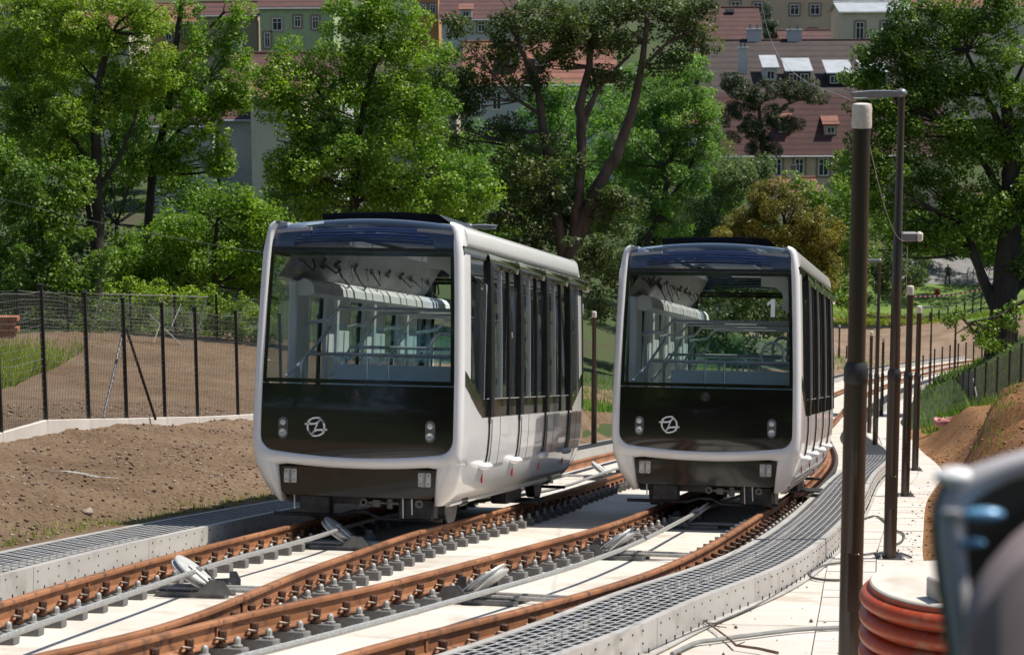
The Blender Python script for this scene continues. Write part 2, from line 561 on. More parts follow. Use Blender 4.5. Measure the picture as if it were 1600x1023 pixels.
def tag(o, label=None, cat=None, group=None, kind=None):
    if label:
        o['label'] = label
    if cat:
        o['category'] = cat
    if group:
        o['group'] = group
    if kind:
        o['kind'] = kind
    return o


def copy_tree(o, parent=None):
    c = o.copy()
    COL.objects.link(c)
    c.parent = parent
    for ch in o.children:
        copy_tree(ch, c)
    return c


def np_mesh(name, verts, quads, mats, smooth=False, tri=False):
    k = 3 if tri else 4
    me = bpy.data.meshes.new(name)
    nv, nf = len(verts), len(quads)
    me.vertices.add(nv)
    me.vertices.foreach_set('co', np.asarray(verts, np.float32).ravel())
    me.loops.add(nf * k)
    me.loops.foreach_set('vertex_index', np.asarray(quads, np.int32).ravel())
    me.polygons.add(nf)
    me.polygons.foreach_set('loop_start', np.arange(nf, dtype=np.int32) * k)
    me.polygons.foreach_set('loop_total', np.full(nf, k, np.int32))
    if smooth:
        me.polygons.foreach_set('use_smooth', np.ones(nf, bool))
    for m in (mats if isinstance(mats, (list, tuple)) else [mats]):
        me.materials.append(MAT[m] if isinstance(m, str) else m)
    me.update(calc_edges=True)
    me.validate()
    return me


def vnoise(x, y, seed=0):
    """smooth value noise on arrays"""
    xi, yi = np.floor(x).astype(np.int64), np.floor(y).astype(np.int64)
    xf, yf = x - xi, y - yi
    xf, yf = xf * xf * (3 - 2 * xf), yf * yf * (3 - 2 * yf)

    def hsh(a, b):
        n = (a * 374761393 + b * 668265263 + seed * 1442695041) & 0x7fffffff
        n = ((n ^ (n >> 13)) * 1274126177) & 0x7fffffff
        return ((n ^ (n >> 16)) & 0xffff) / 65535.0
    return (hsh(xi, yi) * (1 - xf) + hsh(xi + 1, yi) * xf) * (1 - yf) + (hsh(xi, yi + 1) * (1 - xf) + hsh(xi + 1, yi + 1) * xf) * yf


def fbm(x, y, oct=4, seed=0):
    s, a, t = 0, 1.0, 0
    for k in range(oct):
        s = s + a * (vnoise(x, y, seed + k) - .5)
        t += a
        x, y, a = x * 2.03, y * 2.03, a * .55
    return s / t


class Spl:
    """natural cubic spline, straight beyond its ends"""
    def __init__(s, pts):
        pts = sorted(pts)
        s.x = np.array([p[0] for p in pts], float)
        s.y = np.array([p[1] for p in pts], float)
        n = len(pts)
        h = np.diff(s.x)
        A = np.zeros((n, n))
        r = np.zeros(n)
        A[0, 0] = A[-1, -1] = 1
        for i in range(1, n - 1):
            A[i, i - 1], A[i, i], A[i, i + 1] = h[i - 1], 2 * (h[i - 1] + h[i]), h[i]
            r[i] = 6 * ((s.y[i + 1] - s.y[i]) / h[i] - (s.y[i] - s.y[i - 1]) / h[i - 1])
        s.M = np.linalg.solve(A, r)
        s.h = h
        s.s0 = (s.y[1] - s.y[0]) / h[0] - h[0] * s.M[1] / 6
        s.s1 = (s.y[-1] - s.y[-2]) / h[-1] + h[-1] * s.M[-2] / 6

    def __call__(s, q):
        q = np.asarray(q, float)
        i = np.clip(np.searchsorted(s.x, q) - 1, 0, len(s.h) - 1)
        h = s.h[i]
        a, b = (s.x[i + 1] - q) / h, (q - s.x[i]) / h
        y = a * s.y[i] + b * s.y[i + 1] + ((a ** 3 - a) * s.M[i] + (b ** 3 - b) * s.M[i + 1]) * h * h / 6
        y = np.where(q < s.x[0], s.y[0] + s.s0 * (q - s.x[0]), y)
        return np.where(q > s.x[-1], s.y[-1] + s.s1 * (q - s.x[-1]), y)


def WP(v):
    """the incline eases off further down the hill"""
    d = np.maximum(np.asarray(v, float) - 58.0, 0)
    return 0.00048 * d * d


# plan of the passing loop: across (u) against distance down the incline (v)
FAR = [(64, 9.0), (80, 11.9), (95, 14.9), (108, 18.3), (120, 22.4), (132, 28.2), (142, 35.0)]
R_D = Spl([(9, -2.35), (11, -1.62), (13.3, -0.80), (15.4, 0.10), (17.1, 0.78), (19.8, 1.62), (22.7, 2.32), (26.9, 3.24), (34, 4.72), (46, 6.9)] + [(v, u + .45) for v, u in FAR])
R_C = Spl([(9, -3.72), (11, -3.06), (12.9, -2.46), (15.06, -1.77), (16.6, -1.18), (18.4, -0.58), (20.9, 0.18), (22.9, 0.79), (25.5, 1.47), (30, 2.43), (36, 3.68), (46, 5.38)] + [(v, u - 1.05) for v, u in FAR])
R_B = Spl([(9, -4.05), (11, -3.32), (12.62, -2.78), (13.66, -2.42), (14.7, -2.19), (15.9, -2.02), (18.3, -1.72), (20.06, -1.43), (22.8, -0.95), (24.84, -0.48), (29.9, 0.62), (35.2, 1.68), (46, 3.75), (56, 5.75), (66, 7.9)])
R_A = Spl([(9, -4.60), (12, -4.15), (15.3, -3.67), (16.7, -3.50), (18.3, -3.27), (20.07, -2.98), (22.05, -2.62), (23.6, -2.33), (29.9, -0.93), (35.2, 0.12), (46, 2.2), (56, 4.25), (66, 6.4)])
G_LI = Spl([(9, -5.35), (13, -4.80), (17.54, -4.22), (19.68, -3.93), (23.41, -3.30), (26.64, -2.68), (32, -1.55), (46, 1.3), (62, 4.6), (80, 8.6), (95, 11.9), (108, 15.2), (120, 19.2), (132, 24.8), (142, 31.5)])
G_LO = Spl([(9, -6.05), (13, -5.58), (20.1, -4.70), (23.87, -4.02), (28.48, -3.0), (34, -1.85), (46, 0.6), (62, 3.9), (80, 7.9), (95, 11.2), (108, 14.5), (120, 18.5), (132, 24.1), (142, 30.8)])
G_RI = Spl([(9, -1.85), (13.1, -0.42), (14.64, 0.13), (16.95, 0.86), (19.3, 1.70), (22.3, 2.56), (25.5, 3.30), (29.35, 4.10), (38.4, 5.93), (46, 7.55), (56, 9.1), (64, 10.1), (80, 13.0), (95, 16.3), (108, 19.9), (120, 24.2), (132, 30.0), (142, 36.8)])
G_RO = Spl([(9, -1.1), (13.1, 0.30), (14.25, 0.74), (16.77, 1.56), (18.5, 2.19), (22.19, 3.25), (25.34, 3.98), (32.56, 5.48), (38.67, 6.68), (46, 8.25), (56, 9.75), (64, 10.75), (80, 13.7), (95, 17.0), (108, 20.6), (120, 24.9), (132, 30.7), (142, 37.5)])
S_R = Spl([(9, 2.3), (13, 2.85), (18, 3.66), (23.65, 4.62), (27.1, 5.30), (34.2, 6.75), (43.3, 8.85), (54, 10.6), (64, 12.2), (80, 14.8), (95, 18.2), (108, 21.8), (120, 26.1), (132, 31.9), (142, 38.7)])
W_BED = -0.25
W_TOP = -0.03

# ------------------------------------------------------------------ terrain
CTRL = []


def ctl(px, py, D):
    CTRL.append(W2T(P(px, py, D)))


for q in [(-250, 740, 22), (-250, 640, 34), (-60, 716, 27), (0, 692, 29), (140, 668, 33.6), (370, 655, 41), (-150, 570, 55), (60, 556, 58), (200, 548, 60), (400, 540, 65),
          (930, 640, 56), (940, 610, 75), (1230, 570, 118), (1330, 545, 140), (1340, 500, 155), (1400, 478, 168), (1480, 447, 192), (1300, 440, 200),
          (200, 450, 110), (700, 450, 110), (1000, 450, 130), (-300, 450, 110), (200, 260, 180), (800, 280, 190), (1300, 310, 190), (200, 70, 300), (800, 70, 300), (1400, 70, 300),
          (800, -60, 460), (-400, -60, 460), (2000, -60, 460), (1470, 690, 45), (1500, 668, 50), (1600, 640, 50), (1720, 600, 45), (1470, 655, 75), (1590, 622, 75), (1560, 548, 88), (1680, 500, 100),
          (1520, 520, 140), (1620, 450, 170), (1900, 560, 60), (1900, 420, 150), (1800, 760, 22), (1640, 700, 28), (-900, 500, 110), (-700, 640, 45)]:
    ctl(*q)
for v in (-60, -30, 0):
    for u in (-40, -8, 8, 40):
        CTRL.append(np.array([u, v, -0.2 + (1.5 if u < -20 else 0)]))
for v in (12, 20, 30, 40):
    CTRL.append(np.array([float(G_LO(v)), v, -0.02]))
    CTRL.append(np.array([float(S_R(v)), v, -0.2]))
for v in (50, 70, 90, 110, 130):
    CTRL.append(np.array([float(G_LO(v)) - 1, v, float(WP(v)) + 0.1]))
    CTRL.append(np.array([float(S_R(v)) + 1, v, float(WP(v)) - 0.1]))
CTRL = np.array(CTRL)


def _tps(r2):
    return np.where(r2 > 1e-9, 0.5 * r2 * np.log(np.maximum(r2, 1e-9)), 0.0)


_c = CTRL[:, :2] / 50.0
_K = _tps(((_c[:, None] - _c[None]) ** 2).sum(2)) + np.eye(len(_c)) * 2e-4
_Pm = np.c_[np.ones(len(_c)), _c]
_A = np.block([[_K, _Pm], [_Pm.T, np.zeros((3, 3))]])
_sol = np.linalg.solve(_A, np.r_[CTRL[:, 2], 0, 0, 0])


def ground(u, v):
    """height of the natural ground above the track plane"""
    u, v = np.broadcast_arrays(np.asarray(u, float), np.asarray(v, float))
    q = np.stack([u.ravel(), v.ravel()], 1) / 50.0
    out = np.empty(len(q))
    for i in range(0, len(q), 8000):
        b = q[i:i + 8000]
        out[i:i + 8000] = _tps(((b[:, None] - _c[None]) ** 2).sum(2)) @ _sol[:-3] + np.c_[np.ones(len(b)), b] @ _sol[-3:]
    return out.reshape(u.shape)


def sstep(x):
    x = np.clip(x, 0, 1)
    return x * x * (3 - 2 * x)


def grid_mesh(name, U, V, Wm, mat, smooth=True):
    r, c = U.shape
    idx = np.arange(r * c).reshape(r, c)
    q = np.stack([idx[:-1, :-1], idx[:-1, 1:], idx[1:, 1:], idx[1:, :-1]], -1).reshape(-1, 4)
    me = np_mesh(name, np.stack([U, V, Wm], -1).reshape(-1, 3), q, mat, smooth)
    return link(name, me, None, M_TRACK)


vv = np.r_[np.linspace(-90, 5, 24), np.linspace(8, 150, 143), np.linspace(156, 640, 60)]
tt = np.linspace(-1, 1, 201)
ss = np.sign(tt) * np.abs(tt) ** 1.35
V_, S_ = np.meshgrid(vv, ss, indexing='ij')
U_ = S_ * (34 + 0.62 * np.abs(V_)) + np.clip(V_, 0, 140) * 0.14
W_ = ground(U_, V_) + 0.35 * fbm(U_ / 9, V_ / 9, 4, 3) * np.clip(V_ / 120, 0.2, 1)
near = (V_ > -95) & (V_ < 146)
dl, dr = G_LO(V_) - U_, U_ - S_R(V_)
ins = np.minimum(-dl, -dr)
sink = sstep(ins / 0.6 + 0.6)
W_ = np.where(near, W_ * (1 - sink) + np.minimum(W_, WP(V_) - 0.75) * sink, W_)
fine_l = sstep((dl + 0.5) / 1.0) * sstep((19.5 - dl) / 3) * ((V_ > 9) & (V_ < 76))
fine_r = sstep((dr + 0.5) / 1.0) * sstep((25 - dr) / 3) * ((V_ > 9) & (V_ < 74)) * 1.8
W_ = W_ - 0.45 * np.maximum(fine_l, fine_r)
terrain = grid_mesh('terrain', U_, V_, W_, ['terrain', 'dirt_far', 'lawn', 'path'])
tag(terrain, kind='structure')
# which stretches of the far ground are bare, mown or paved
pv = np.stack([U_, V_, W_], -1)
wc = pv @ np.array([TU, TV, TW]) + TORG
cc_ = (wc - EYE) @ C2W
pxx = CX + F_PX * cc_[..., 0] / np.maximum(cc_[..., 2], 1)
pyy = CY + F_PX * cc_[..., 1] / np.maximum(cc_[..., 2], 1)
Dd = cc_[..., 2]
mi = np.zeros(U_.shape, int)
jit = 10 * fbm(U_ / 4, V_ / 4, 3, 9)
mi[(Dd > 100) & (Dd < 220) & (pxx > 1150) & (pxx < 1640) & (pyy + jit > 497)] = 1
mi[(Dd > 100) & (Dd < 240) & (pxx > 1150) & (pxx < 1640) & (pyy + jit <= 500) & (pyy + jit > 452)] = 2
mi[(Dd > 150) & (Dd < 260) & (pxx > 1400) & (pxx < 1600) & (pyy + jit * .4 <= 458) & (pyy > 405)] = 3
mi[(V_ > -95) & (V_ < 12)] = 0
terrain.data.polygons.foreach_set('material_index', mi[:-1, :-1].ravel().astype(np.int32))


# fine soil beside the walkways
def soil_strip(name, edge, sign, v0, v1, width, base_w, mat, extra, seed):
    v = np.concatenate([np.arange(v0, 34, 0.16), np.arange(34, v1, 0.4)])
    o = np.concatenate([np.arange(0, 4.5, 0.12), np.arange(4.5, width, 0.28)])
    Vg, Og = np.meshgrid(v, o, indexing='ij')
    Ug = edge(Vg) + sign * Og
    g = ground(Ug, Vg) + extra(Ug, Vg, Og)
    b = sstep(Og / 1.3)
    Wg = (base_w + WP(Vg)) * (1 - b) + g * b

    def rough(uq, vq, oq):
        return (0.17 * fbm(uq * 1.1, vq * .8, 5, seed) + 0.06 * fbm(uq * 6, vq * 6, 3, seed + 7)) * sstep((oq + .1) / .5)

    def height(uq, vq):
        oq = sign * (uq - edge(vq))
        bq = sstep(oq / 1.3)
        return (base_w + WP(vq)) * (1 - bq) + (ground(uq, vq) + extra(uq, vq, oq)) * bq + rough(uq, vq, oq)

    Wg = Wg + rough(Ug, Vg, Og)
    Wg[:, -1] -= 1.0
    return grid_mesh(name, Ug, Vg, Wg, mat), height


bank, bank_w = soil_strip('soil_bank', G_LO, -1, 9, 76, 20, -0.035, 'soil', lambda u, v, o: 0.0 * u, 21)
tag(bank, kind='structure')


def mound(u, v, o):
    m = W2T(P(1640, 680, 36))
    a = ((u - m[0]) / 4.0) ** 2 + ((v - m[1]) / 8.0) ** 2
    gul = 0.42 * np.abs(fbm((u * 2.2 + v * 0.9), v * 0.35 - u * .3, 3, 40)) * 2
    hgt = 1.75 * np.exp(-a * 1.1)
    return hgt * (1 - gul * 0.8) + 0.12 * fbm(u * 1.5, v * .7, 3, 44) + .16 * fbm(u * 3.1 + v * 1.4, v * .4, 3, 47) * np.clip(hgt, 0, 1)


slope, slope_w = soil_strip('soil_slope', S_R, 1, 10, 74, 26, -0.26, 'soil_orange', mound, 31)
tag(slope, kind='structure')


# scattered stones and clods on the bare soil
def stones(name, mat, n, sampler, smin, smax, seed):
    r = np.random.default_rng(seed)
    oct_v = np.array([(1, 0, 0), (-1, 0, 0), (0, 1, 0), (0, -1, 0), (0, 0, 1), (0, 0, -1)], float)
    oct_f = np.array([(0, 2, 4), (2, 1, 4), (1, 3, 4), (3, 0, 4), (2, 0, 5), (1, 2, 5), (3, 1, 5), (0, 3, 5)])
    u, v, w = sampler(r, n)
    s = smin * (smax / smin) ** (r.random(n) ** 2.2)
    sc = r.uniform(.6, 1.25, (n, 6, 1)) * s[:, None, None]
    V = oct_v[None] * sc * np.array([1, 1, .7])
    a = r.uniform(0, 6.28, n)
    R = np.zeros((n, 3, 3))
    R[:, 0, 0], R[:, 0, 1], R[:, 1, 0], R[:, 1, 1], R[:, 2, 2] = np.cos(a), -np.sin(a), np.sin(a), np.cos(a), 1
    V = np.einsum('nij,nkj->nki', R, V) + np.stack([u, v, w + s * .25], -1)[:, None]
    Fc = (oct_f[None] + (np.arange(n) * 6)[:, None, None]).reshape(-1, 3)
    o = link(name, np_mesh(name, V.reshape(-1, 3), Fc, mat, False, True), None, M_TRACK)
    return o


def samp_left(r, n):
    v = 14 + 34 * r.random(n) ** 1.3
    o = 0.15 + 9 * r.random(n) ** 1.2
    u = G_LO(v) - o
    return u, v, bank_w(u, v)


def samp_right(r, n):
    v = 15 + 40 * r.random(n) ** 1.2
    o = 0.05 + 7 * r.random(n) ** 1.6
    u = S_R(v) + o
    return u, v, slope_w(u, v)


tag(stones('pebbles', 'stone', 9000, samp_left, .007, .032, 2), 'pale pebbles strewn over the brown soil left of the track', 'pebbles', kind='stuff')
tag(stones('soil_clods', 'clod', 11000, samp_left, .010, .042, 3), 'crumbly brown clods on the soil bank left of the track', 'soil clods', kind='stuff')
tag(stones('earth_clods', 'soil_orange', 4200, samp_right, .012, .055, 4), 'orange earth clods on the dug slope right of the paving', 'soil clods', kind='stuff')
rock = MB()
_q = UV(136, 811, 0.0)
rock.ellipsoid((0, 0, .03), (.075, .06, .045), 9, 6)
_rv = np.array(rock.v)
_rv *= (1 + .18 * np.sin(_rv[:, [1, 2, 0]] * 60))
rock.v = [tuple(x) for x in _rv]
ro = rock.build('rock', 'stone', None, 60, M_TRACK @ Matrix.Translation((_q[0], _q[1], float(bank_w(_q[0], _q[1])))))
tag(ro, 'single fist-sized pale rock lying on the soil near the left walkway', 'rock')

# ------------------------------------------------------------------ track bed and paving
VEND = 140.0


def strip(mb, ea, eb, v0, v1, w0, w1, step=1.0, wall=0.3, mi=0):
    """a slab between two plan curves, closed all round"""
    n = max(2, int(math.ceil((v1 - v0) / step)) + 1)
    vs = np.linspace(v0, v1, n)
    rows = []
    for v in vs:
        a, b, z = float(ea(v)), float(eb(v)), float(WP(v))
        rows.append([(a, v, w0 + z - wall), (a, v, w0 + z), (b, v, w1 + z), (b, v, w1 + z - wall)])
    mb.grid(rows, mi, True)
    mb.add(rows[0], [(0, 1, 2, 3)], mi)
    mb.add(rows[-1], [(3, 2, 1, 0)], mi)
    return mb


bed = empty('track_bed', M_TRACK)
tag(bed, kind='structure')
edges = [9.0]
while edges[-1] < VEND:
    edges.append(edges[-1] + (4.5 if edges[-1] < 60 else 12))
for i in range(len(edges) - 1):
    mb = strip(MB(), lambda v: G_LI(v) + .01, lambda v: G_RI(v) - .01, edges[i] + .012, min(edges[i + 1], VEND) - .012, W_BED, W_BED, 1.0, .4)
    mb.build('concrete_slab', 'concrete', bed)
# cable duct grooves between the tracks
apron = empty('pavement', M_TRACK)
tag(apron, kind='structure')
i = 0
v = 9.0
while v < VEND:
    L_ = 2.6 if v < 60 else 10
    mb = strip(MB(), lambda q: G_RO(q) + .06, lambda q: np.maximum(S_R(q) - 1.02, G_RO(q) + .07), v + .008, min(v + L_, VEND) - .008, W_BED - .01, W_BED - .01, .9, .3)
    mb.build('concrete_slab', 'concrete', apron)
    v += L_
for row in range(2):
    a0, a1 = (1.01, .515) if row == 0 else (.505, .0)
    v = 9.0 + row * .2
    pv_i = 0
    while v < 60:
        L_ = .62 if v < 36 else 2.4
        dz = random.uniform(-.004, .004)
        mb = strip(MB(), lambda q: np.maximum(S_R(q) - a0, G_RO(q) + .08), lambda q: np.maximum(S_R(q) - a1, G_RO(q) + .09), v + .006, v + L_ - .006, W_BED + dz - .002, W_BED + dz - .002, 1.2, .2)
        mb.build('paving_slab', 'concrete_kerb' if pv_i % 3 else 'concrete', apron)
        v += L_
        pv_i += 1
mb = strip(MB(), lambda q: S_R(q) - 1.0, S_R, 60, VEND, W_BED, W_BED, 3, .2)
mb.build('paving_slab', 'concrete_kerb', apron)


# ------------------------------------------------------------------ walkways of steel grating
def walkway(name, ei, eo, label, flip):
    root = empty(name, M_TRACK)
    tag(root, label, 'walkway')
    VN = 48.0
    # dark trench below
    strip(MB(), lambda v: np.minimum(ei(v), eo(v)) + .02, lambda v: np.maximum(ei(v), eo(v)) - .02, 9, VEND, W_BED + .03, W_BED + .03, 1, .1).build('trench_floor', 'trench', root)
    lo = (lambda v: np.minimum(ei(v), eo(v)))
    hi = (lambda v: np.maximum(ei(v), eo(v)))
    # edge flanges and side panels
    for e, sg in ((lo, 1), (hi, -1)):
        strip(MB(), lambda v: e(v) + min(0, sg * .062), lambda v: e(v) + max(0, sg * .062), 9, VEND, W_TOP, W_TOP, .8, .012).build('edge_flange', 'galv', root)
        v = 9.0
        while v < VEND:
            L_ = 3.1 if v < 50 else 15
            b = min(v + L_, VEND)
            mb = strip(MB(), lambda q: e(q) + min(0, -sg * .012) , lambda q: e(q) + max(0, -sg * .012), v + .006, b - .006, W_TOP - .001, W_TOP - .001, .8, .215)
            # little foot flange on the concrete
            strip(mb, lambda q: e(q) - sg * .055 - .04, lambda q: e(q) - sg * .055 + .04, v + .006, b - .006, W_BED + .012, W_BED + .012, .8, .011)
            # bolts along the panel
            if v < 45:
                for k in range(int(L_ / .26)):
                    vb = v + .1 + k * .26
                    for z in (-.075, -.165):
                        if z < -.1 and k % 2:
                            continue
                        x = float(e(vb)) - sg * .013
                        mb.box((x - sg * .002, vb, z), (.008, .013, .013), 1)
                    mb.box((float(e(vb)) - sg * .06, vb + .06, W_BED + .03), (.010, .010, .035), 1)
            mb.build('side_panel', ['galv', 'darksteel'], root)
            v = b
    # lattice: long bars with staggered links
    nb = 9
    fr = np.linspace(0.075, 0.925, nb)
    st = np.arange(9, VN, .5)
    bars = MB()
    for fk in fr:
        rows = []
        for v in st:
            x = float(lo(v)) * (1 - fk) + float(hi(v)) * fk
            rows.append([(x - .005, v, W_TOP - .008), (x - .005, v, W_TOP - .004), (x + .005, v, W_TOP - .004), (x + .005, v, W_TOP - .008)])
        bars.grid(rows, 0, True)
    o = bars.build('long_bars', 'grate', root)
    o['kind'] = 'stuff'
    links = MB()
    for j in range(nb - 1):
        v = 9.0 + (0.095 if j % 2 else 0)
        while v < VN:
            a = float(lo(v)) * (1 - fr[j]) + float(hi(v)) * fr[j] + .006
            b = float(lo(v)) * (1 - fr[j + 1]) + float(hi(v)) * fr[j + 1] - .006
            z0, z1 = W_TOP - .009, W_TOP - .006
            hl_ = .017
            links.add([(a, v - hl_, z0), (b, v - hl_, z0), (b, v + hl_, z0), (a, v + hl_, z0), (a, v - hl_, z1), (b, v - hl_, z1), (b, v + hl_, z1), (a, v + hl_, z1)],
                      [(4, 5, 6, 7), (0, 1, 5, 4), (2, 3, 7, 6)])
            v += .19
    o = links.build('cross_links', 'grate', root)
    o['kind'] = 'stuff'
    strip(MB(), lambda v: lo(v) + .07, lambda v: hi(v) - .07, VN, VEND, W_TOP - .01, W_TOP - .01, 2, .02).build('far_grating', 'darksteel', root)
    return root


walkway('grating_walkway', G_LI, G_LO, 'perforated steel walkway running along the brown soil bank, left of both tracks', 1)
walkway('grating_walkway', G_RI, G_RO, 'perforated steel walkway curving between the right-hand track and the pale paving', -1)

# ------------------------------------------------------------------ rails, with fasteners as parts
RPROF = [(-.070, -.160), (-.070, -.148), (-.014, -.128), (-.009, -.045), (-.034, -.034), (-.036, -.008), (-.028, 0), (.028, 0), (.036, -.008), (.034, -.034), (.009, -.045), (.014, -.128), (.070, -.148), (.070, -.160)]


def fastener_meshes():
    p = MB()
    p.box((.13, 0, -.207), (.27, .12, .083), 0, bev=.006)
    pad = p.mesh('fastener', ['pad'])
    b = MB()
    b.lathe((.105, -.03, -.16), [(.038, 0), (.038, .022), (.026, .026), (.026, .066), (.033, .068), (.033, .104), (.022, .112)], 8)
    bolt = b.mesh('clip_bolt', 'bolt_rust', 40)
    k = MB()
    k.tube([(.062, -.075, -.125), (.085, -.085, -.10), (.12, -.06, -.108), (.125, -.01, -.108), (.095, .025, -.10), (.062, .02, -.125)], .010, 6)
    clip = k.mesh('spring_clip', 'clip', 40)
    c = MB()
    c.lathe((.195, .015, -.162), [(.040, 0), (.040, .012), (.026, .016), (.026, .046), (.023, .060), (.012, .070)], 8)
    cap = c.mesh('capped_bolt', 'bolt_grey', 40)
    return pad, bolt, clip, cap


PADM, BOLTM, CLIPM, CAPM = fastener_meshes()
RAIL_LABELS = {
    'A': 'rusty rail running beside the left walkway, under the left wheels of the larger tram car',
    'B': 'rusty rail bending in under the right wheels of the nearer tram car',
    'C': 'rusty rail in the middle, leading under the left wheels of the car numbered 1',
    'D': 'rusty rail hugging the curved right walkway, under the right wheels of the car numbered 1',
}
for key, spl, v0, v1, ph in (('A', R_A, 9, 62, 0), ('B', R_B, 9, 62, .2), ('C', R_C, 9, VEND, .1), ('D', R_D, 9, VEND, .3)):
    root = empty('rail', M_TRACK)
    tag(root, RAIL_LABELS[key], 'rail', 'rusty rails of the passing loop')
    vs = np.concatenate([np.arange(v0, 50, .25), np.arange(50, v1, 1.5)])
    rows = []
    for v in vs:
        x, z = float(spl(v)), float(WP(v))
        s = float(spl(v + .05) - spl(v - .05)) / .1
        L_ = math.hypot(1, s)
        nx, ny = 1 / L_, -s / L_
        rows.append([(x + a * nx, v + a * ny, b + z) for a, b in RPROF])
    MB().grid(rows, 0, True).build('rail_profile', 'rust', root, 50)
    v = v0 + ph
    far = MB()
    while v < (38 if key in 'AB' else 60):
        x, s = float(spl(v)), float(spl(v + .05) - spl(v - .05)) / .1
        L_ = math.hypot(1, s)
        m = Matrix.Translation((x, v, 0)) @ Matrix.Rotation(-math.atan(s), 4, 'Z')
        if v < 31:
            if key == 'B' and v < 15.3:
                v += .5 / L_
                continue
            o = link('fastener', PADM, root, m)
            link('clip_bolt', BOLTM, o)
            link('spring_clip', CLIPM, o)
            link('capped_bolt', CAPM, o)
            for c_, sz_, k_ in (((-.125, 0, -.205), (.25, .15, .085), 0), ((-.105, -.03, -.115), (.045, .045, .09), 1), ((-.195, .015, -.125), (.045, .045, .08), 2)):
                w_ = m @ Vector(c_)
                far.box(w_, sz_, k_, -math.atan(s))
        else:
            far.box((x, v, -.2), (.4, .13, .09), 0)
            far.box((x + .12, v, -.12), (.05, .05, .09), 1)
            far.box((x + .2, v, -.125), (.05, .05, .08), 2)
        v += .5 / L_
    o = far.build('far_fasteners', ['pad', 'bolt_rust', 'bolt_grey'], root)
    o['kind'] = 'stuff'
    # joints: fish plates
    for vj in {'A': (17.2, 24.8), 'B': (15.9, 22.6), 'C': (14.4, 19.2, 25.0), 'D': (13.9, 19.6, 24.6)}[key]:
        x, s = float(spl(vj)), float(spl(vj + .05) - spl(vj - .05)) / .1
        m = Matrix.Translation((x, vj, 0)) @ Matrix.Rotation(-math.atan(s), 4, 'Z')
        MB().box((.0, 0, -.018), (.078, .018, .04), 0, bev=.004).box((.016, 0, -.088), (.02, .03, .075), 0).build('rail_weld', 'bolt_rust' if key == 'B' else 'rust', root, False, m)

# ------------------------------------------------------------------ haulage ropes and their sheaves
def rope(pts, label):
    s = Spl([(v, u) for u, v in pts])
    vs = np.concatenate([np.arange(9, 40, .35), np.arange(40, 62, 2)])
    path = [(float(s(v)), v, -.035) for v in vs]
    o = MB().tube(path, .024, 8).build('haulage_rope', 'rope', None, True, M_TRACK)
    tag(o, label, 'rope', 'haulage ropes')
    return s


ROPE1 = rope([UV(-60, 1019, -.03), UV(0, 996, -.03), UV(280, 900, -.03), UV(320, 886, -.03), UV(500, 836, -.03), UV(592, 808, -.03), (0.45, 31), (1.3, 35.2), (3.4, 46)], 'grey steel rope running up between the rails of the larger left car')
ROPE2 = rope([UV(384, 1023, -.03), UV(560, 978, -.03), UV(735, 930, -.03), UV(892, 885, -.03), UV(997, 846, -.03), UV(1089, 800, -.03), (3.9, 33), (6.2, 46)], 'grey steel rope running up between the rails of the car numbered 1')


def sheave(px, py, side, label, rails):
    u, v = UV(px, py, W_BED)
    s = float(rails[0](v + .1) - rails[0](v - .1)) / .2
    m = M_TRACK @ Matrix.Translation((u, v, W_BED)) @ Matrix.Rotation(-math.atan(s), 4, 'Z')
    r = empty('rope_sheave', m)
    tag(r, label, 'rope pulley', 'rope sheaves between the rails')
    k = side
    MB().box((0, 0, .025), (.62, .13, .05), bev=.006).box((0, .24, .025), (.62, .07, .05), bev=.006).build('base_frame', 'midsteel', r)
    R = Matrix.Rotation(rad(38) * k, 4, 'Y')
    dm = Matrix.Translation((-.03 * k, .08, .20)) @ R
    MB().lathe((0, 0, 0), [(.14, -.035), (.195, -.033), (.20, -.02), (.165, -.004), (.165, .004), (.20, .02), (.195, .033), (.14, .035), (.05, .037)], 26).build('pulley_disc', 'plate', r, 30, dm)
    c = MB().box((.13 * 1, 0, .050), (.36, .15, .022), 0, bev=.006)
    c.box((.03, 0, .066), (.05, .05, .02), 1, bev=.004).box((.17, .05, .066), (.035, .035, .02), 1).box((.17, -.05, .066), (.035, .035, .02), 1)
    c.build('cover_plate', ['plate', 'midsteel'], r, False, dm if k > 0 else dm @ Matrix.Rotation(math.pi, 4, 'Z'))
    b = MB()
    b.prism([(-.05, 0), (.34, 0), (.34, .10), (.30, .17), (.24, .17), (.24, .11), (.10, .10), (.02, .20), (-.05, .20)], lambda x, z: (x * k, .30, z + .03), lambda x, z: (x * k, .315, z + .03))
    b.build('side_bracket', 'midsteel', r)
    b = MB()
    b.prism([(.05, 0), (.40, 0), (.30, .12), (.18, .13)], lambda x, z: (x * k, -.075, z + .03), lambda x, z: (x * k, -.09, z + .03))
    b.build('front_bracket', 'midsteel', r)
    f = MB()
    for x in (.14, .24):
        f.lathe((x * k, .30, .08), [(.018, 0), (.018, -.014)], 8, 0, 'Y')
    for x in (-.22, .0, .22):
        f.lathe((x, 0, .05), [(.02, 0), (.02, .018), (.012, .024)], 8)
    f.build('bolts', 'bolt_grey', r)['kind'] = 'stuff'
    minv = m.inverted()
    for dv in (0.0, .24):
        c0 = minv @ (M_TRACK @ Vector((float(rails[0](v + dv)) + .05, v + dv + .04, W_BED + .07)))
        c1 = minv @ (M_TRACK @ Vector((float(rails[1](v + dv)) - .05, v + dv - .04, W_BED + .07)))
        MB().tube([(c0.x, dv, .068), (c1.x, dv, .068)], .019, 8).build('tie_bar', 'bolt_grey', r, True)


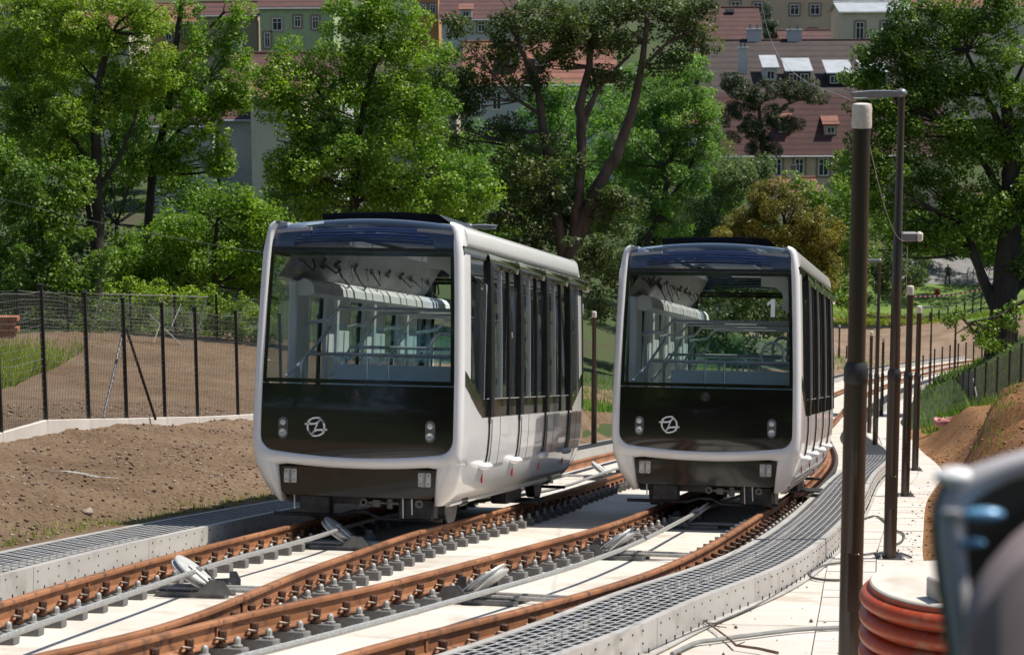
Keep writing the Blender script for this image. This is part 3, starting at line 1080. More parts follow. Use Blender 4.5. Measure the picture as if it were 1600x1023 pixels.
sheave(300, 932, 1, 'nearest white tilted rope pulley, in the left track where two rails draw together', (R_A, R_B))
sheave(528, 858, 1, 'white tilted rope pulley just in front of the larger left car', (R_A, R_B))
sheave(752, 944, -1, 'dark rope pulley nearest the camera in the right-hand track', (R_C, R_D))
sheave(962, 874, -1, 'dark rope pulley with black bracket, midway along the right-hand track', (R_C, R_D))
sheave(1085, 826, -1, 'shaded rope pulley right in front of the car numbered 1', (R_C, R_D))
sheave(938, 750, 1, 'white tilted rope pulley far back between the two cars', (R_A, R_B))

# dark cables lying on the concrete
def cable(name, pts, w, r, mat, label, cat='cable', group=None, lift=None):
    q = [UV(a, b, w) for a, b in pts]
    path = []
    n = len(q)
    for i in range(n - 1):
        for t in np.linspace(0, 1, 6, endpoint=False):
            p0, p1, p2, p3 = q[max(i - 1, 0)], q[i], q[i + 1], q[min(i + 2, n - 1)]
            path.append(tuple(.5 * (2 * p1[k] + (p2[k] - p0[k]) * t + (2 * p0[k] - 5 * p1[k] + 4 * p2[k] - p3[k]) * t * t + (3 * p1[k] - p0[k] - 3 * p2[k] + p3[k]) * t ** 3) for k in (0, 1)) + (w,))
    path.append((*q[-1], w))
    o = MB().tube(path, r, 7).build(name, mat, None, True, M_TRACK)
    return tag(o, label, cat, group)


cable('ground_cable', [(1050, 1021), (1086, 1004), (1120, 999), (1180, 991), (1250, 983), (1330, 979)], W_BED + .02, .017, 'cable_light', 'grey conduit curving across the paving by the near pole foot', group='cables on the paving')
cable('ground_cable', [(1008, 1020), (1070, 992), (1120, 972), (1190, 941), (1250, 903), (1300, 868)], W_BED + .012, .008, 'cable', 'thin black cable lying along the foot of the right walkway', group='cables on the paving')
cable('ground_cable', [(1346, 878), (1300, 880), (1272, 890), (1266, 900), (1285, 905), (1312, 906)], W_BED + .015, .013, 'cable', 'black cable loop on the paving left of the near pole', group='cables on the paving')
cable('ground_cable', [(1346, 812), (1370, 806), (1396, 826), (1412, 834), (1408, 846), (1392, 852)], W_BED + .015, .014, 'cable', 'black cable loop around the foot of the second lamp post', group='cables on the paving')
cable('ground_cable', [(1350, 866), (1372, 863), (1400, 862), (1424, 870)], W_BED + .015, .012, 'cable', 'short black cable crossing the paving behind the second lamp post', group='cables on the paving')
cable('ground_cable', [(1347, 709), (1362, 707), (1376, 712), (1384, 718)], W_BED + .02, .018, 'cable', 'black cable at the foot of the far thin lamp post', group='cables on the paving')

# fallen branch
br = MB()
_b0 = [UV(*p, W_BED) for p in [(1085, 965), (1112, 983), (1140, 1004), (1150, 1014), (1185, 1019), (1215, 1026)]]
br.tube([(*p, W_BED + .03) for p in _b0], [.004, .007, .009, .010, .011, .012], 6)
for a, b in (((1112, 983), (1135, 992)), ((1104, 978), (1128, 986)), ((1150, 1014), (1164, 1015)), ((1098, 973), (1105, 982))):
    br.tube([(*UV(*a, W_BED), W_BED + .03), (*UV(*b, W_BED), W_BED + .06)], [.005, .003], 5)
tag(br.build('fallen_branch', 'twig', None, True, M_TRACK), 'bare brown twig lying on the paving beside the right walkway', 'branch')


def samp_pave(r, n):
    v = 14 + 26 * r.random(n) ** 1.4
    f = r.random(n)
    f = np.where(r.random(n) < .6, .75 + .25 * f, f)
    u = (G_RO(v) + .1) * (1 - f) + S_R(v) * f
    return u, v, np.full(n, W_BED - .005)


tag(stones('paving_crumbs', 'clod', 420, samp_pave, .006, .028, 5), 'earth crumbs scattered over the pale paving', 'crumbs', kind='stuff')

# ------------------------------------------------------------------ the two funicular cars
PROF = [(.25, .93), (.30, .99), (.38, 1.05), (.50, 1.11), (.70, 1.165), (.95, 1.19), (1.3, 1.19), (1.7, 1.185), (2.4, 1.165), (2.9, 1.145), (3.08, 1.135), (3.20, 1.12), (3.28, 1.085), (3.33, 1.03), (3.345, .97)]
PZ = np.array([p[0] for p in PROF])
PX = np.array([p[1] for p in PROF])
CL = 7.7                                     # length of the body


def hw(z):
    return float(np.interp(z, PZ, PX))


def yf(z):
    """how far the nose curves back at each height"""
    return 0.42 * max(0.0, .85 - z) ** 1.8 + 0.030 * max(0, z - 1.3)


def arc(cx, cz, r, a0, a1, n=7):
    return [(cx + r * math.cos(rad(a0 + (a1 - a0) * i / (n - 1))), cz + r * math.sin(rad(a0 + (a1 - a0) * i / (n - 1)))) for i in range(n)]


def frame_inner():
    """inside edge of the white nose frame: left side down, round the corner, along the sagging bottom"""
    pts = [(-hw(z) + .105, z) for z in np.linspace(3.10, 1.02, 10)]
    pts += [(-hw(.95) + .105 + .17 * (1 - math.cos(a)), .98 - .17 * math.sin(a)) for a in np.linspace(.15, math.pi / 2, 6)]
    x0 = pts[-1][0]
    pts += [(x * abs(x0), .81 - .055 * (1 - x * x)) for x in np.linspace(-.85, 0, 6)]
    pts = [(-.985, 3.30), (-1.012, 3.25), (-1.03, 3.18)] + pts
    return pts + [(-x, z) for x, z in pts[-2::-1]]


def frame_outer():
    pts = [(-hw(z), z) for z in np.linspace(3.28, .95, 10)]
    pts += [(-hw(z) + (.0 if z > .8 else .0), z) for z in np.linspace(.88, .70, 3)] + [(-1.10, .66), (-1.02, .645), (-.93, .645)]
    pts += [(x, .665 - .035 * (1 - (x / .8) ** 2)) for x in np.linspace(-.80, 0, 6)]
    pts = [(-.99, 3.343), (-1.03, 3.332), (-1.065, 3.308)] + pts
    return pts + [(-x, z) for x, z in pts[-2::-1]]


def make_end(root, mirror):
    """nose of a car (mirror turns it round for the far end)"""
    g = (lambda x, y, z: (-x, CL - y, z)) if mirror else (lambda x, y, z: (x, y, z))
    # white frame
    I_, O_ = frame_inner(), frame_outer()
    rows = []
    for (ix, iz), (ox, oz) in zip(I_, O_):
        prof = []
        for t, dy in ((0, .36), (0, .10), (.05, .045), (.22, .005), (.6, -.012), (.9, -.004), (1.0, .012), (1.0, .10)):
            x, z = ox + (ix - ox) * t, oz + (iz - oz) * t
            prof.append(g(x, yf(z) + dy, z))
        rows.append(prof)
    MB().grid(rows).build('nose_frame', 'paint', root, 60)
    # corner skirts below the frame
    for s in (-1, 1):
        rows = []
        for z in np.linspace(.72, .25, 9):
            f = (.72 - z) / .47
            xi, xo = .915 - .06 * f, hw(z)
            y0 = yf(z)
            rc = .10 + .10 * f
            prof = [(xi, y0 + .16), (xi, y0 + .02), (xi + .02, y0 + .004)]
            xm = max(xo - rc, xi + .03)
            prof += [(xm, y0)]
            prof += [(xm + (xo - xm) * math.sin(a), y0 + rc * (1 - math.cos(a))) for a in np.linspace(.3, math.pi / 2, 5)]
            prof += [(xo, .44 + y0 * .2)]
            rows.append([g(s * x, y, z) for x, y in prof])
        MB().grid(rows).build('corner_skirt', 'paint', root, 60)
    # gloss black apron under the window
    n = 25
    rows = []
    for j in range(9):
        t = j / 8
        row = []
        for i in range(n):
            q = -1 + 2 * i / (n - 1)
            zb = .81 - .055 * (1 - q * q) - .02 + (.13 * max(0, abs(q) - .86) / .14)
            z = zb + (1.545 - zb) * t
            x = q * (hw(max(z, .95)) - .10)
            row.append(g(x, yf(z) + .02 - .012 * (1 - q * q), z))
        rows.append(row)
    MB().grid(rows).build('front_apron', 'black', root, 60)
    # windscreen with printed black border
    z0, z1 = 1.56, 3.00
    zi0, zi1 = 1.605, 2.955

    def wp(q, z, dy=0.0, m=.10):
        return g(q * (hw(z) - m), yf(z) + .022 - .012 * (1 - q * q) + dy, z)
    b = MB()
    outer = [(-1, z0), (1, z0), (1, z1), (-1, z1)]
    qi = .955
    inner = [(-qi, zi0), (qi, zi0), (qi, zi1), (-qi, zi1)]
    for k in range(4):
        l = (k + 1) % 4
        rws = []
        for t in np.linspace(0, 1, 9):
            rws.append([wp(outer[k][0] + (outer[l][0] - outer[k][0]) * t, outer[k][1] + (outer[l][1] - outer[k][1]) * t),
                        wp(inner[k][0] + (inner[l][0] - inner[k][0]) * t, inner[k][1] + (inner[l][1] - inner[k][1]) * t)])
        b.grid(rws)
    b.build('windscreen_border', 'black', root, 40)
    MB().grid([[wp(q, z, .004) for q in np.linspace(-qi, qi, 13)] for z in np.linspace(zi0, zi1, 7)]).build('windscreen', 'glass', root, 40)
    # black transom, then the glass that curves over into the roof
    MB().grid([[wp(q, z, dy) for q in np.linspace(-1, 1, 13)] for z, dy in ((3.002, .02), (3.004, -.004), (3.045, -.004), (3.047, .03))]).build('transom', 'satinblack', root, 40)
    path = [(.05, 3.052), (.062, 3.12), (.10, 3.19), (.18, 3.255), (.34, 3.31), (.62, 3.335), (1.0, 3.34)]
    MB().grid([[g(q * (1.035 - .06 * (z - 3.05) / .29), y + .022 - .012 * (1 - q * q), z + .075 * (1 - q * q) * (z - 3.0) / .34) for q in np.linspace(-1, 1, 15)] for y, z in path]).build('roof_glass', 'topglass', root, 60)
    # dark louvres and pale corner linings seen through it
    for k, (y, z) in enumerate([(.16, 3.08), (.22, 3.12), (.30, 3.16), (.40, 3.20), (.54, 3.235), (.72, 3.25)]):
        MB().grid([[g(q * .98, y + dy, z + dz + .05 * (1 - q * q)) for q in np.linspace(-1, 1, 9)] for dy, dz in ((0, -.014), (0, .0), (.10, .02), (.10, .01))]).build('roof_louvre', 'slat', root, 40)
    for s in (-1, 1):
        poly = [(1.0, 3.05), (1.0, 3.24), (.60, 3.27), (.60, 3.20), (.70, 3.19), (.78, 3.14), (.80, 3.05)]
        MB().prism(poly, lambda x, z: g(s * x, .13, z), lambda x, z: g(s * x, .15, z)).build('corner_lining', 'roofgrey', root)
    # lamps
    for sx in (-.83, .83):
        z, y = 1.06, yf(1.06) - .0
        h = MB()
        pill = arc(0, .065, .055, 0, 180) + arc(0, -.065, .055, 180, 360)
        h.prism(pill, lambda a, c: g(sx + a, y + .012, z + c), lambda a, c: g(sx + a, y + .03, z + c))
        h.build('headlight', 'midsteel', root)
        hl = root.children[-1] if False else bpy.data.objects[max((o.name for o in root.children if o.name.startswith('headlight')), key=lambda q: q)]
        r2 = MB()
        cxp = g(sx, y, z)
        dirn = 1 if mirror else -1
        r2.lathe((cxp[0], cxp[1] + dirn * -.008, z - .05), [(.044, 0), (.044, dirn * .012), (.034, dirn * .012), (.030, dirn * .004), (.012, dirn * .001)], 16, 0, 'Y')
        r2.build('main_lamp', 'lens', hl, 40)
        r3 = MB()
        r3.lathe((cxp[0], cxp[1] + dirn * -.008, z + .06), [(.032, 0), (.032, dirn * .008), (.018, dirn * .010)], 14, 0, 'Y')
        r3.build('side_lamp', 'chrome', hl, 40)
    c0 = g(.0, yf(1.44), 1.44)
    dirn = 1 if mirror else -1
    MB().lathe((c0[0], c0[1] - dirn * .004, c0[2]), [(.058, 0), (.058, dirn * .006), (.048, dirn * .008), (.044, dirn * .003), (.030, dirn * .003), (.024, dirn * .010), (.006, dirn * .014)], 18, 0, 'Y').build('round_lamp', 'darksteel', root, 40)
    # white roundel with two crossing leaves
    ez, ex = 1.08, -.45
    ey = yf(1.08) + .004
    em = MB()

    def ribbon(pts, w):
        L_, R_ = [], []
        for i, p in enumerate(pts):
            a, c = pts[max(i - 1, 0)], pts[min(i + 1, len(pts) - 1)]
            d = math.hypot(c[0] - a[0], c[1] - a[1]) or 1
            nx, nz = -(c[1] - a[1]) / d, (c[0] - a[0]) / d
            L_.append((p[0] + nx * w / 2, p[1] + nz * w / 2))
            R_.append((p[0] - nx * w / 2, p[1] - nz * w / 2))
        em.grid([[g(ex + a[0], ey - .006, ez + a[1]), g(ex + c[0], ey - .006, ez + c[1])] for a, c in zip(L_, R_)])
    for fl in (1, -1):
        ribbon([(fl * x, fl * z) for x, z in arc(0, 0, .095, -38, 62, 12)], .021)
        ribbon([(fl * x, fl * z) for x, z in arc(0, 0, .095, 205, 232, 6)], .021)
        leafu = [(-.128, .028), (-.07, .030), (-.01, .034), (.028, .056), (.046, .098)]
        leafo = [(-.100, .030), (-.085, .066), (-.040, .092), (.005, .100), (.046, .098)]
        ribbon([(fl * x, fl * z) for x, z in leafu], .020)
        ribbon([(fl * x, fl * z) for x, z in leafo], .018)
        ribbon([(fl * x, fl * z) for x, z in [(.046, .098), (.020, .045), (.0, .0)]], .014)
    em.build('emblem', 'white', root)
    # black bumper panel between the skirts, with hinge plates
    poly = [(-.90, .645), (.90, .645)] + arc(.80, .42, .085, 0, -90, 5) + arc(-.80, .42, .085, -90, -180, 5)
    MB().prism(poly, lambda x, z: g(x, yf(.5) + .07, z - .03 * (1 - x * x)), lambda x, z: g(x, yf(.5) + .12, z - .03 * (1 - x * x))).build('bumper_panel', 'black', root)
    for sx in (-.765, .755):
        hb = MB()
        hb.box(g(sx - .038, yf(.5) + .055, .535), (.07, .03, .155), 0, bev=.012)
        hb.box(g(sx + .038, yf(.5) + .055, .535), (.07, .03, .155), 0, bev=.012)
        d2 = 1 if mirror else -1
        for a in (-.045, .045):
            for c in (-.045, .045):
                q = g(sx + a, yf(.5) + .042, .535 + c)
                hb.lathe(q, [(.012, 0), (.010, d2 * .012)], 8, 1, 'Y')
        q = g(sx, yf(.5) + .05, .535)
        hb.box(q, (.016, .05, .16), 1)
        hb.build('hinge_plate', ['plate', 'bolt_grey'], root)
    # couplings and rods under the nose
    u = MB()
    u.box(g(0, .42, .30), (1.7, .12, .14), 0)
    u.box(g(-.52, .34, .22), (.34, .20, .22), 0, bev=.02)
    u.box(g(.62, .40, .20), (.40, .22, .24), 0, bev=.02)
    u.build('buffer_beam', 'darksteel', root)
    e = MB()
    d2 = 1 if mirror else -1
    for x in (.03, .66):
        q = g(x, .31, .26)
        e.lathe(q, [(.045, 0), (.045, d2 * .03), (.022, d2 * .03), (.022, d2 * .0)], 14, 0, 'Y')
    e.tube([g(.07, .32, .26), g(.62, .32, .26)], .018, 8)
    e.box(g(.17, .33, .25), (.10, .06, .09), 0, bev=.01).box(g(.32, .33, .25), (.07, .05, .12), 0, bev=.01)
    e.build('coupling_rod', 'midsteel', root, 40)
    r = MB()
    for x, l in ((-.76, .20), (.48, .26), (.58, .22), (-.60, .14)):
        r.tube([g(x, .26, .36), g(x + .01, .26, .36 - l)], .009, 6)
    r.build('hanging_rods', 'chrome', root)['kind'] = 'stuff'
    MB().tube([g(-1.02, .36, .10), g(-.25, .36, .10), g(-.10, .36, .15), g(.05, .36, .15), g(.20, .36, .085), g(.90, .36, .085)], .022, 8).build('guard_bar', 'darksteel', root, 40)


def make_car():
    root = empty('funicular_car')
    for mirror in (False, True):
        make_end(root, mirror)
    ys0, ys1 = .36, CL - .36
    for s in (1, -1):
        # rounded roof rail
        rows = []
        for y in np.linspace(.30, CL - .30, 16):
            rows.append([(s * x, y, z) for x, z in ((1.095, 3.06), (1.125, 3.08), (1.137, 3.14), (1.128, 3.21), (1.098, 3.27), (1.05, 3.315), (.985, 3.335), (.93, 3.335), (.93, 3.28), (1.05, 3.06))])
        rr = MB().grid(rows, 0, True)
        nq = len(rows[0])
        rr.add(rows[0], [tuple(range(nq))], 0).add(rows[-1], [tuple(range(nq - 1, -1, -1))], 0)
        rr.build('roof_rail', 'paint', root, 60)
        # white lower side
        zs = [.25, .27, .30, .38, .50, .62, .8, 1.0, 1.21]
        rows = []
        for y in np.concatenate([[ys0, .5, .75, 1.0], np.linspace(1.3, CL - 1.3, 12), [CL - 1.0, CL - .75, CL - .5, ys1]]):
            e_ = max(0.0, .95 - min(y, CL - y)) * .42
            rows.append([(s * (hw(z) - .004), y, z) for z in zs[:-1]] + [(s * (hw(1.2) - .004), y, 1.21 + e_)])
        MB().grid(rows).build('side_skirt', 'paint', root, 60)
        MB().tube([(s * .945, .42, .262), (s * .945, CL - .42, .262)], .036, 8).build('sill_tube', 'paint', root, True)
        # black band under the side glass, following the slanted front corner
        rows = []
        for y in np.concatenate([[.10, .36, .5, .75, 1.0], np.linspace(1.3, CL - 1.3, 8), [CL - 1.0, CL - .75, CL - .5, CL - .36, CL - .10]]):
            e_ = max(0.0, .95 - min(y, CL - y)) * .42
            rows.append([(s * (hw(1.3) - .002), y, 1.205 + e_), (s * (hw(1.4) - .001), y, 1.41 + e_ * .9)])
        MB().grid(rows).build('black_band', 'black', root, 40)
        MB().box((s * (hw(1.42) + .002), CL / 2 + .2, 1.415), (.008, CL - 2.0, .012)).build('silver_trim', 'chrome', root)
        MB().box((s * (hw(3.0) - .015), CL / 2, 3.03), (.03, CL - .2, .10)).build('top_band', 'black', root)
        # corner quarter windows
        for y0, y1 in ((.11, 1.28), (CL - 1.28, CL - .11)):
            rows = []
            for z in np.linspace(1.42, 2.99, 5):
                rows.append([(s * (hw(z) - .012), y, z + max(0, .95 - min(y, CL - y)) * .38 * (1 - (z - 1.42) / 1.57)) for y in np.linspace(y0, y1, 5)])
            MB().grid(rows).build('quarter_window', 'sideglass', root, 40)
        # four doorways
        for k in range(4):
            y0 = 1.34 + 1.72 * k
            d = MB()
            d.grid([[(s * (hw(z) + .006), y, z) for y in (y0 + .18, y0 + .60)] for z in (.66, .8, 1.0, 1.203)])
            d.grid([[(s * (hw(z) + .006), y, z) for y in (y0 + .625, y0 + 1.05)] for z in (.66, .8, 1.0, 1.203)])
            door = d.build('door', 'paint', root)
            MB().grid([[(s * (hw(z) - .006), y, z) for y in np.linspace(y0 + .17, y0 + .60, 2)] for z in np.linspace(1.42, 2.97, 4)]).build('door_glass', 'sideglass', door)
            MB().grid([[(s * (hw(z) - .006), y, z) for y in np.linspace(y0 + .63, y0 + 1.08, 2)] for z in np.linspace(1.42, 2.97, 4)]).build('door_glass', 'sideglass', door)
            MB().grid([[(s * (hw(z) - .011), y, z) for y in np.linspace(y0 + 1.12, min(y0 + 1.70, CL - .95), 2)] for z in np.linspace(1.42, 2.97, 4)]).build('fixed_window', 'sideglass', root)
            for ya, wd, pr, m in ((y0 + .615, .022, .020, 'chrome'), (y0 + 1.09, .05, .016, 'satinblack')):
                MB().grid([[(s * (hw(z) + a), ya + b * wd, z) for a, b in ((-.02, -.5), (pr, -.5), (pr, .5), (-.02, .5))] for z in np.linspace(1.21 if m != 'chrome' else 1.42, 2.98, 4)]).build('door_edge', m, door)
            # dark post with the slim black seam running down the white panel
            MB().grid([[(s * (hw(z) + a), y0 + b, z) for a, b in ((-.02, -.03), (.030, -.03), (.034, .0), (.034, .13), (.030, .16), (-.02, .16))] for z in np.linspace(1.205, 2.97, 4)]).build('door_post', 'satinblack', root)
            MB().grid([[(s * (hw(z) + a), y0 + b, z) for a, b in ((-.01, .0), (.012, .0), (.012, .035), (-.01, .035))] for z in (.62, .8, 1.0, 1.203)]).build('panel_seam', 'satinblack', root)
            MB().grid([[(s * (hw(z) + a), y0 + b, z) for a, b in ((-.01, .612), (.0065, .612), (.0065, .624), (-.01, .624))] for z in (.66, .8, 1.0, 1.203)]).build('panel_seam', 'satinblack', root)
            f = MB()
            f.box((s * (hw(.65) + .045), y0 - .14, .655), (.11, .34, .075), 0, bev=.03)
            f.build('roller_cover', 'white', root, 60)
            MB().box((s * (hw(.5) + .006), y0 + .03, .515), (.012, .055, .12)).build('reflector', 'red', root)
            # bulged hood over the doorway
            rows = []
            for t in np.linspace(0, 1, 9):
                h_ = math.sin(math.pi * min(max(t, .02), .98)) ** .35
                y = y0 - .02 + 1.70 * t
                rows.append([(s * (1.145 + a * h_), y, 2.90 + b) for a, b in ((-.01, -.01), (.045, .0), (.062, .06), (.040, .13), (-.01, .165))])
            MB().grid(rows).build('door_hood', 'black', root, 60)
    # roof and the black unit on it
    for a0, a1, nm, mt in ((-.96, -.80, 'roof_edge', 'roofgrey'), (-.795, -.335, 'roof_light', 'sideglass'), (-.33, .33, 'roof_panel', 'roofgrey'), (.335, .795, 'roof_light', 'sideglass'), (.80, .96, 'roof_edge', 'roofgrey')):
        MB().grid([[(q, y, 3.30 + .08 * (1 - (q / .96) ** 2)) for q in np.linspace(a0, a1, 5)] for y in (1.0, CL / 2, CL - 1.0)]).build(nm, mt, root, 60)
    for y in np.arange(2.5, CL - 1.2, .86):
        MB().box((0, y, 3.335), (1.62, .05, .03)).build('roof_bow', 'roofgrey', root)
    MB().prism([(-.70, 3.36), (-.70, 3.47), (-.3, 3.495), (.3, 3.495), (.66, 3.475), (.82, 3.36)], lambda x, z: (x, .95 - .1 * (z > 3.4), z), lambda x, z: (x, 2.35, z)).build('roof_unit', 'satinblack', root)
    # floor, inner linings, ceiling
    st = MB()
    for k in range(4):
        st.box((0, .3 + 1.78 * k + .89, .95 - .03 * k), (2.22, 1.77, .06))
    st.build('floor', 'floor', root)
    for s in (-1, 1):
        for k in range(4):
            y0 = 1.34 + 1.72 * k
            MB().box((s * 1.09, y0 - .02, 1.85), (.10, .50, 1.75), bev=.02).build('inner_pillar', 'inner', root)
            MB().box((s * 1.10, y0 + 1.22, 1.85), (.07, .30, 1.75), bev=.015).build('inner_pillar', 'inner', root)
            for j in range(2):
                ya = y0 - .23 + .84 * j
                MB().prism([(1.06, 2.70), (.98, 2.75), (.91, 2.73), (.86, 2.67), (.845, 2.58), (.875, 2.575), (.90, 2.55), (1.06, 2.55)], lambda x, z: (s * x, ya, z), lambda x, z: (s * x, ya + .80, z)).build('door_drive_cover', 'white', root)
        MB().grid([[(s * x, y, z) for x, z in ((1.10, 2.74), (1.04, 2.80), (.80, 3.20), (.79, 3.28))] for y in (.5, CL - .5)]).build('cove_panel', 'roofgrey', root)
        rc_ = random.Random(5 + s)
        for k in range(9):
            y = .9 + .72 * k + rc_.uniform(-.15, .15)
            if rc_.random() < .75:
                L_, dr_ = rc_.uniform(.3, .75), rc_.uniform(.06, .22)
                MB().tube([(s * .93, y, 2.97), (s * .87, y + .12 * L_, 2.95 - dr_ * .7), (s * .86, y + .5 * L_, 2.92 - dr_), (s * .88, y + .85 * L_, 2.93 - dr_ * .6), (s * .93, y + L_, 2.98)], .011, 6).build('loose_cable', 'cable', root)
            for dy, dz in ((.02, .0), (.10, .05), (.07, -.04))[:rc_.randint(1, 3)]:
                MB().box((s * .925, y + dy, 2.95 + dz), (.05, .06, .06), 0, Matrix.Rotation(s * .8 + rc_.uniform(-.3, .3), 3, 'Y')).build('cable_socket', 'midsteel', root)
    MB().box((0, CL / 2, 3.24), (.62, CL - 2.6, .03)).build('ceiling', 'roofgrey', root)
    MB().prism([(.62, 3.2), (1.08, 3.2), (1.08, 2.66), (.92, 2.66), (.88, 2.78), (.80, 2.84), (.62, 2.85)], lambda x, z: (x, .55, z), lambda x, z: (x, .62, z)).build('bulkhead', 'inner', root)
    # rows of grab rails, stepping down with the car
    for k in range(4):
        y = .75 + 1.75 * k
        z = 1.88 + .10 * (k % 2)
        g_ = MB()
        g_.tube([(-.86, y, 1.0), (-.86, y, z - .12), (-.80, y, z), (1.0, y, z)], .02, 8)
        g_.build('grab_rail', 'chrome', root, True)
        h_ = MB()
        h_.tube([(-1.0, y + .55, 1.95 + .28), (-.72, y + .55, 2.0 + .28), (-.60, y + .55, 2.13 + .28), (1.0, y + .55, 2.13 + .28)], .022, 8)
        h_.build('grab_rail', 'chrome', root, True)
        MB().tube([(-1.02, y - .1, 1.62), (-.86, y + .1, 1.82), (-.70, y + .35, 2.12), (-.69, y + .5, 2.2)], .018, 8).build('grab_rail', 'chrome', root, True)
        MB().tube([(.62, y + .1, z)] + [(.76 + .14 * math.cos(a), y + .1, z + .12 + .14 * math.sin(a)) for a in np.linspace(math.pi, 0, 8)] + [(.90, y + .1, z)], .02, 8).build('grab_hoop', 'chrome', root, True)
        for x in (-.1, .15):
            MB().tube([(x, y, 1.0), (x, y, z)], .017, 8).build('rail_post', 'chrome', root, True)
        MB().box((.20, y + .30, 1.46), (1.55, .03, .62), bev=.01).build('seat_back', 'seat', root)
        MB().box((.20, y + .55, 1.22), (1.55, .45, .07), bev=.02).build('seat', 'seat', root)
        MB().box((.15, y + .33, 2.02), (1.5, .012, .42)).build('glass_screen', 'glass', root)
    # running gear
    MB().box((0, CL / 2, .56), (1.7, CL - 1.1, .32)).build('chassis', 'darksteel', root)
    MB().box((0, CL / 2, .78), (2.16, CL - .8, .12)).build('underfloor', 'darksteel', root)
    for y in (1.15, CL - 1.35):
        for s in (-1, 1):
            w = MB()
            w.lathe((s * .75, y, .29), [(.10, -.07), (.29, -.065), (.29, .045), (.325, .05), (.325, .07), (.10, .07)], 24, 0, 'X')
            w.build('wheel', 'midsteel', root, 30)
            MB().box((s * .93, y, .30), (.10, .34, .20), bev=.03).build('axle_box', 'darksteel', root)
        MB().tube([(-.75, y, .29), (.75, y, .29)], .07, 10).build('axle', 'darksteel', root, True)
    MB().box((.80, 4.3, .16), (.22, .9, .20), bev=.02).build('track_brake', 'darksteel', root)
    MB().box((.95, 4.9, .05), (.45, .9, .02)).build('tow_bar', 'darksteel', root)
    return root


def place_car(root, u, v, yaw, roll=0.0):
    root.matrix_world = M_TRACK @ Matrix.Translation((u, v, 0)) @ Matrix.Rotation(-yaw, 4, 'Z') @ Matrix.Rotation(roll, 4, 'Y')


car1 = make_car()
tag(car1, 'larger silver and black tram car on the left, with no number in its windscreen', 'funicular car', 'funicular cars in the passing loop')
car2 = copy_tree(car1)
car2['label'] = 'smaller silver and black tram car on the right, figure 1 in its windscreen'
place_car(car1, -1.70, 23.0, rad(11.6), rad(.5))
place_car(car2, 2.42, 26.45, rad(11.6), rad(.3))
ONE = [(.01, 0), (.062, 0), (.062, .22), (.022, .22), (-.035, .175), (-.035, .135), (.01, .165)]
MB().prism(ONE, lambda x, z: (.78 + x, yf(2.55) + .006, 2.45 + z), lambda x, z: (.78 + x, yf(2.55) + .010, 2.45 + z)).build('number_one', 'white', car2)
MB().prism(ONE, lambda x, z: (-.0 - x, CL - .15, 2.30 + z), lambda x, z: (-.0 - x, CL - .146, 2.30 + z)).build('number_one', 'white', car2)
#==CARS_END==

# ------------------------------------------------------------------ poles and lamp posts
def ground_at(px, py, D=None):
    if D is None:
        u, v = UV(px, py, W_BED)
        return Vector(T(u, v, W_BED))
    return Vector(P(px, py, D))


def pole(px, py, D, lamp, label, arm=-1, wrap='wrap', h_lo=1.97, h_up=3.45, group=None):
    b = ground_at(px, py, D)
    r = empty('lamp_post' if lamp else 'bare_pole', Matrix.Translation(b))
    tag(r, label, 'lamp post' if lamp else 'pole', group)
    top = 5.02 if lamp else h_up
    MB().lathe((0, 0, 0), [(.11, -.25), (.11, .012), (.075, .02), (.07, .06), (.07, h_lo)], 20).build('lower_section', 'pole', r, 40)
    MB().lathe((0, 0, 0), [(.070, h_lo - .002), (.0735, h_lo + .006), (.0745, h_lo + .075), (.070, h_lo + .095), (.057, h_lo + .125), (.05, h_lo + .126)], 20).build('collar', 'darksteel', r, 50)
    MB().lathe((0, 0, 0), [(.054, h_lo + .1), (.053, h_up), (.045 if lamp else .052, h_up + .02), (.036 if lamp else .05, top)], 18).build('upper_section', 'pole', r, 40)
    MB().box((0, -.066, .75), (.07, .012, .36), bev=.004).build('access_door', 'pole', r)
    fl = MB().box((0, 0, .012), (.30, .30, .024), bev=.006)
    fl.build('base_plate', 'darksteel', r)
    for sx, sy in ((1, 1), (1, -1), (-1, 1), (-1, -1)):
        MB().lathe((sx * .115, sy * .115, .022), [(.018, 0), (.018, .02), (.009, .024), (.009, .05)], 8).build('anchor_bolt', 'bolt_grey', r)
    if lamp:
        a = arm
        MB().ellipsoid((0, 0, 5.03), (.06, .06, .05), 12, 8).build('swivel_joint', 'lamphead', r, 60)
        hd = MB()
        hd.prism([(.03, -.03), (.10, -.035), (.20, -.045), (.30, -.045), (.52, -.03), (.52, .012), (.30, .03), (.12, .028), (.03, .02)], lambda x, z: (a * x, -.075, 5.03 + z), lambda x, z: (a * x, .075, 5.03 + z))
        hd.build('lamp_head', 'lamphead', r)
        MB().box((a * .38, 0, 4.978), (.24, .11, .012)).build('lamp_glass', 'lens', r)
    else:
        MB().lathe((0, 0, 0), [(.058, top - .075), (.060, top - .05), (.058, top), (.060, top + .04), (.054, top + .065), (.03, top + .07)], 12).build('plastic_wrap', wrap, r, 60)
    return r


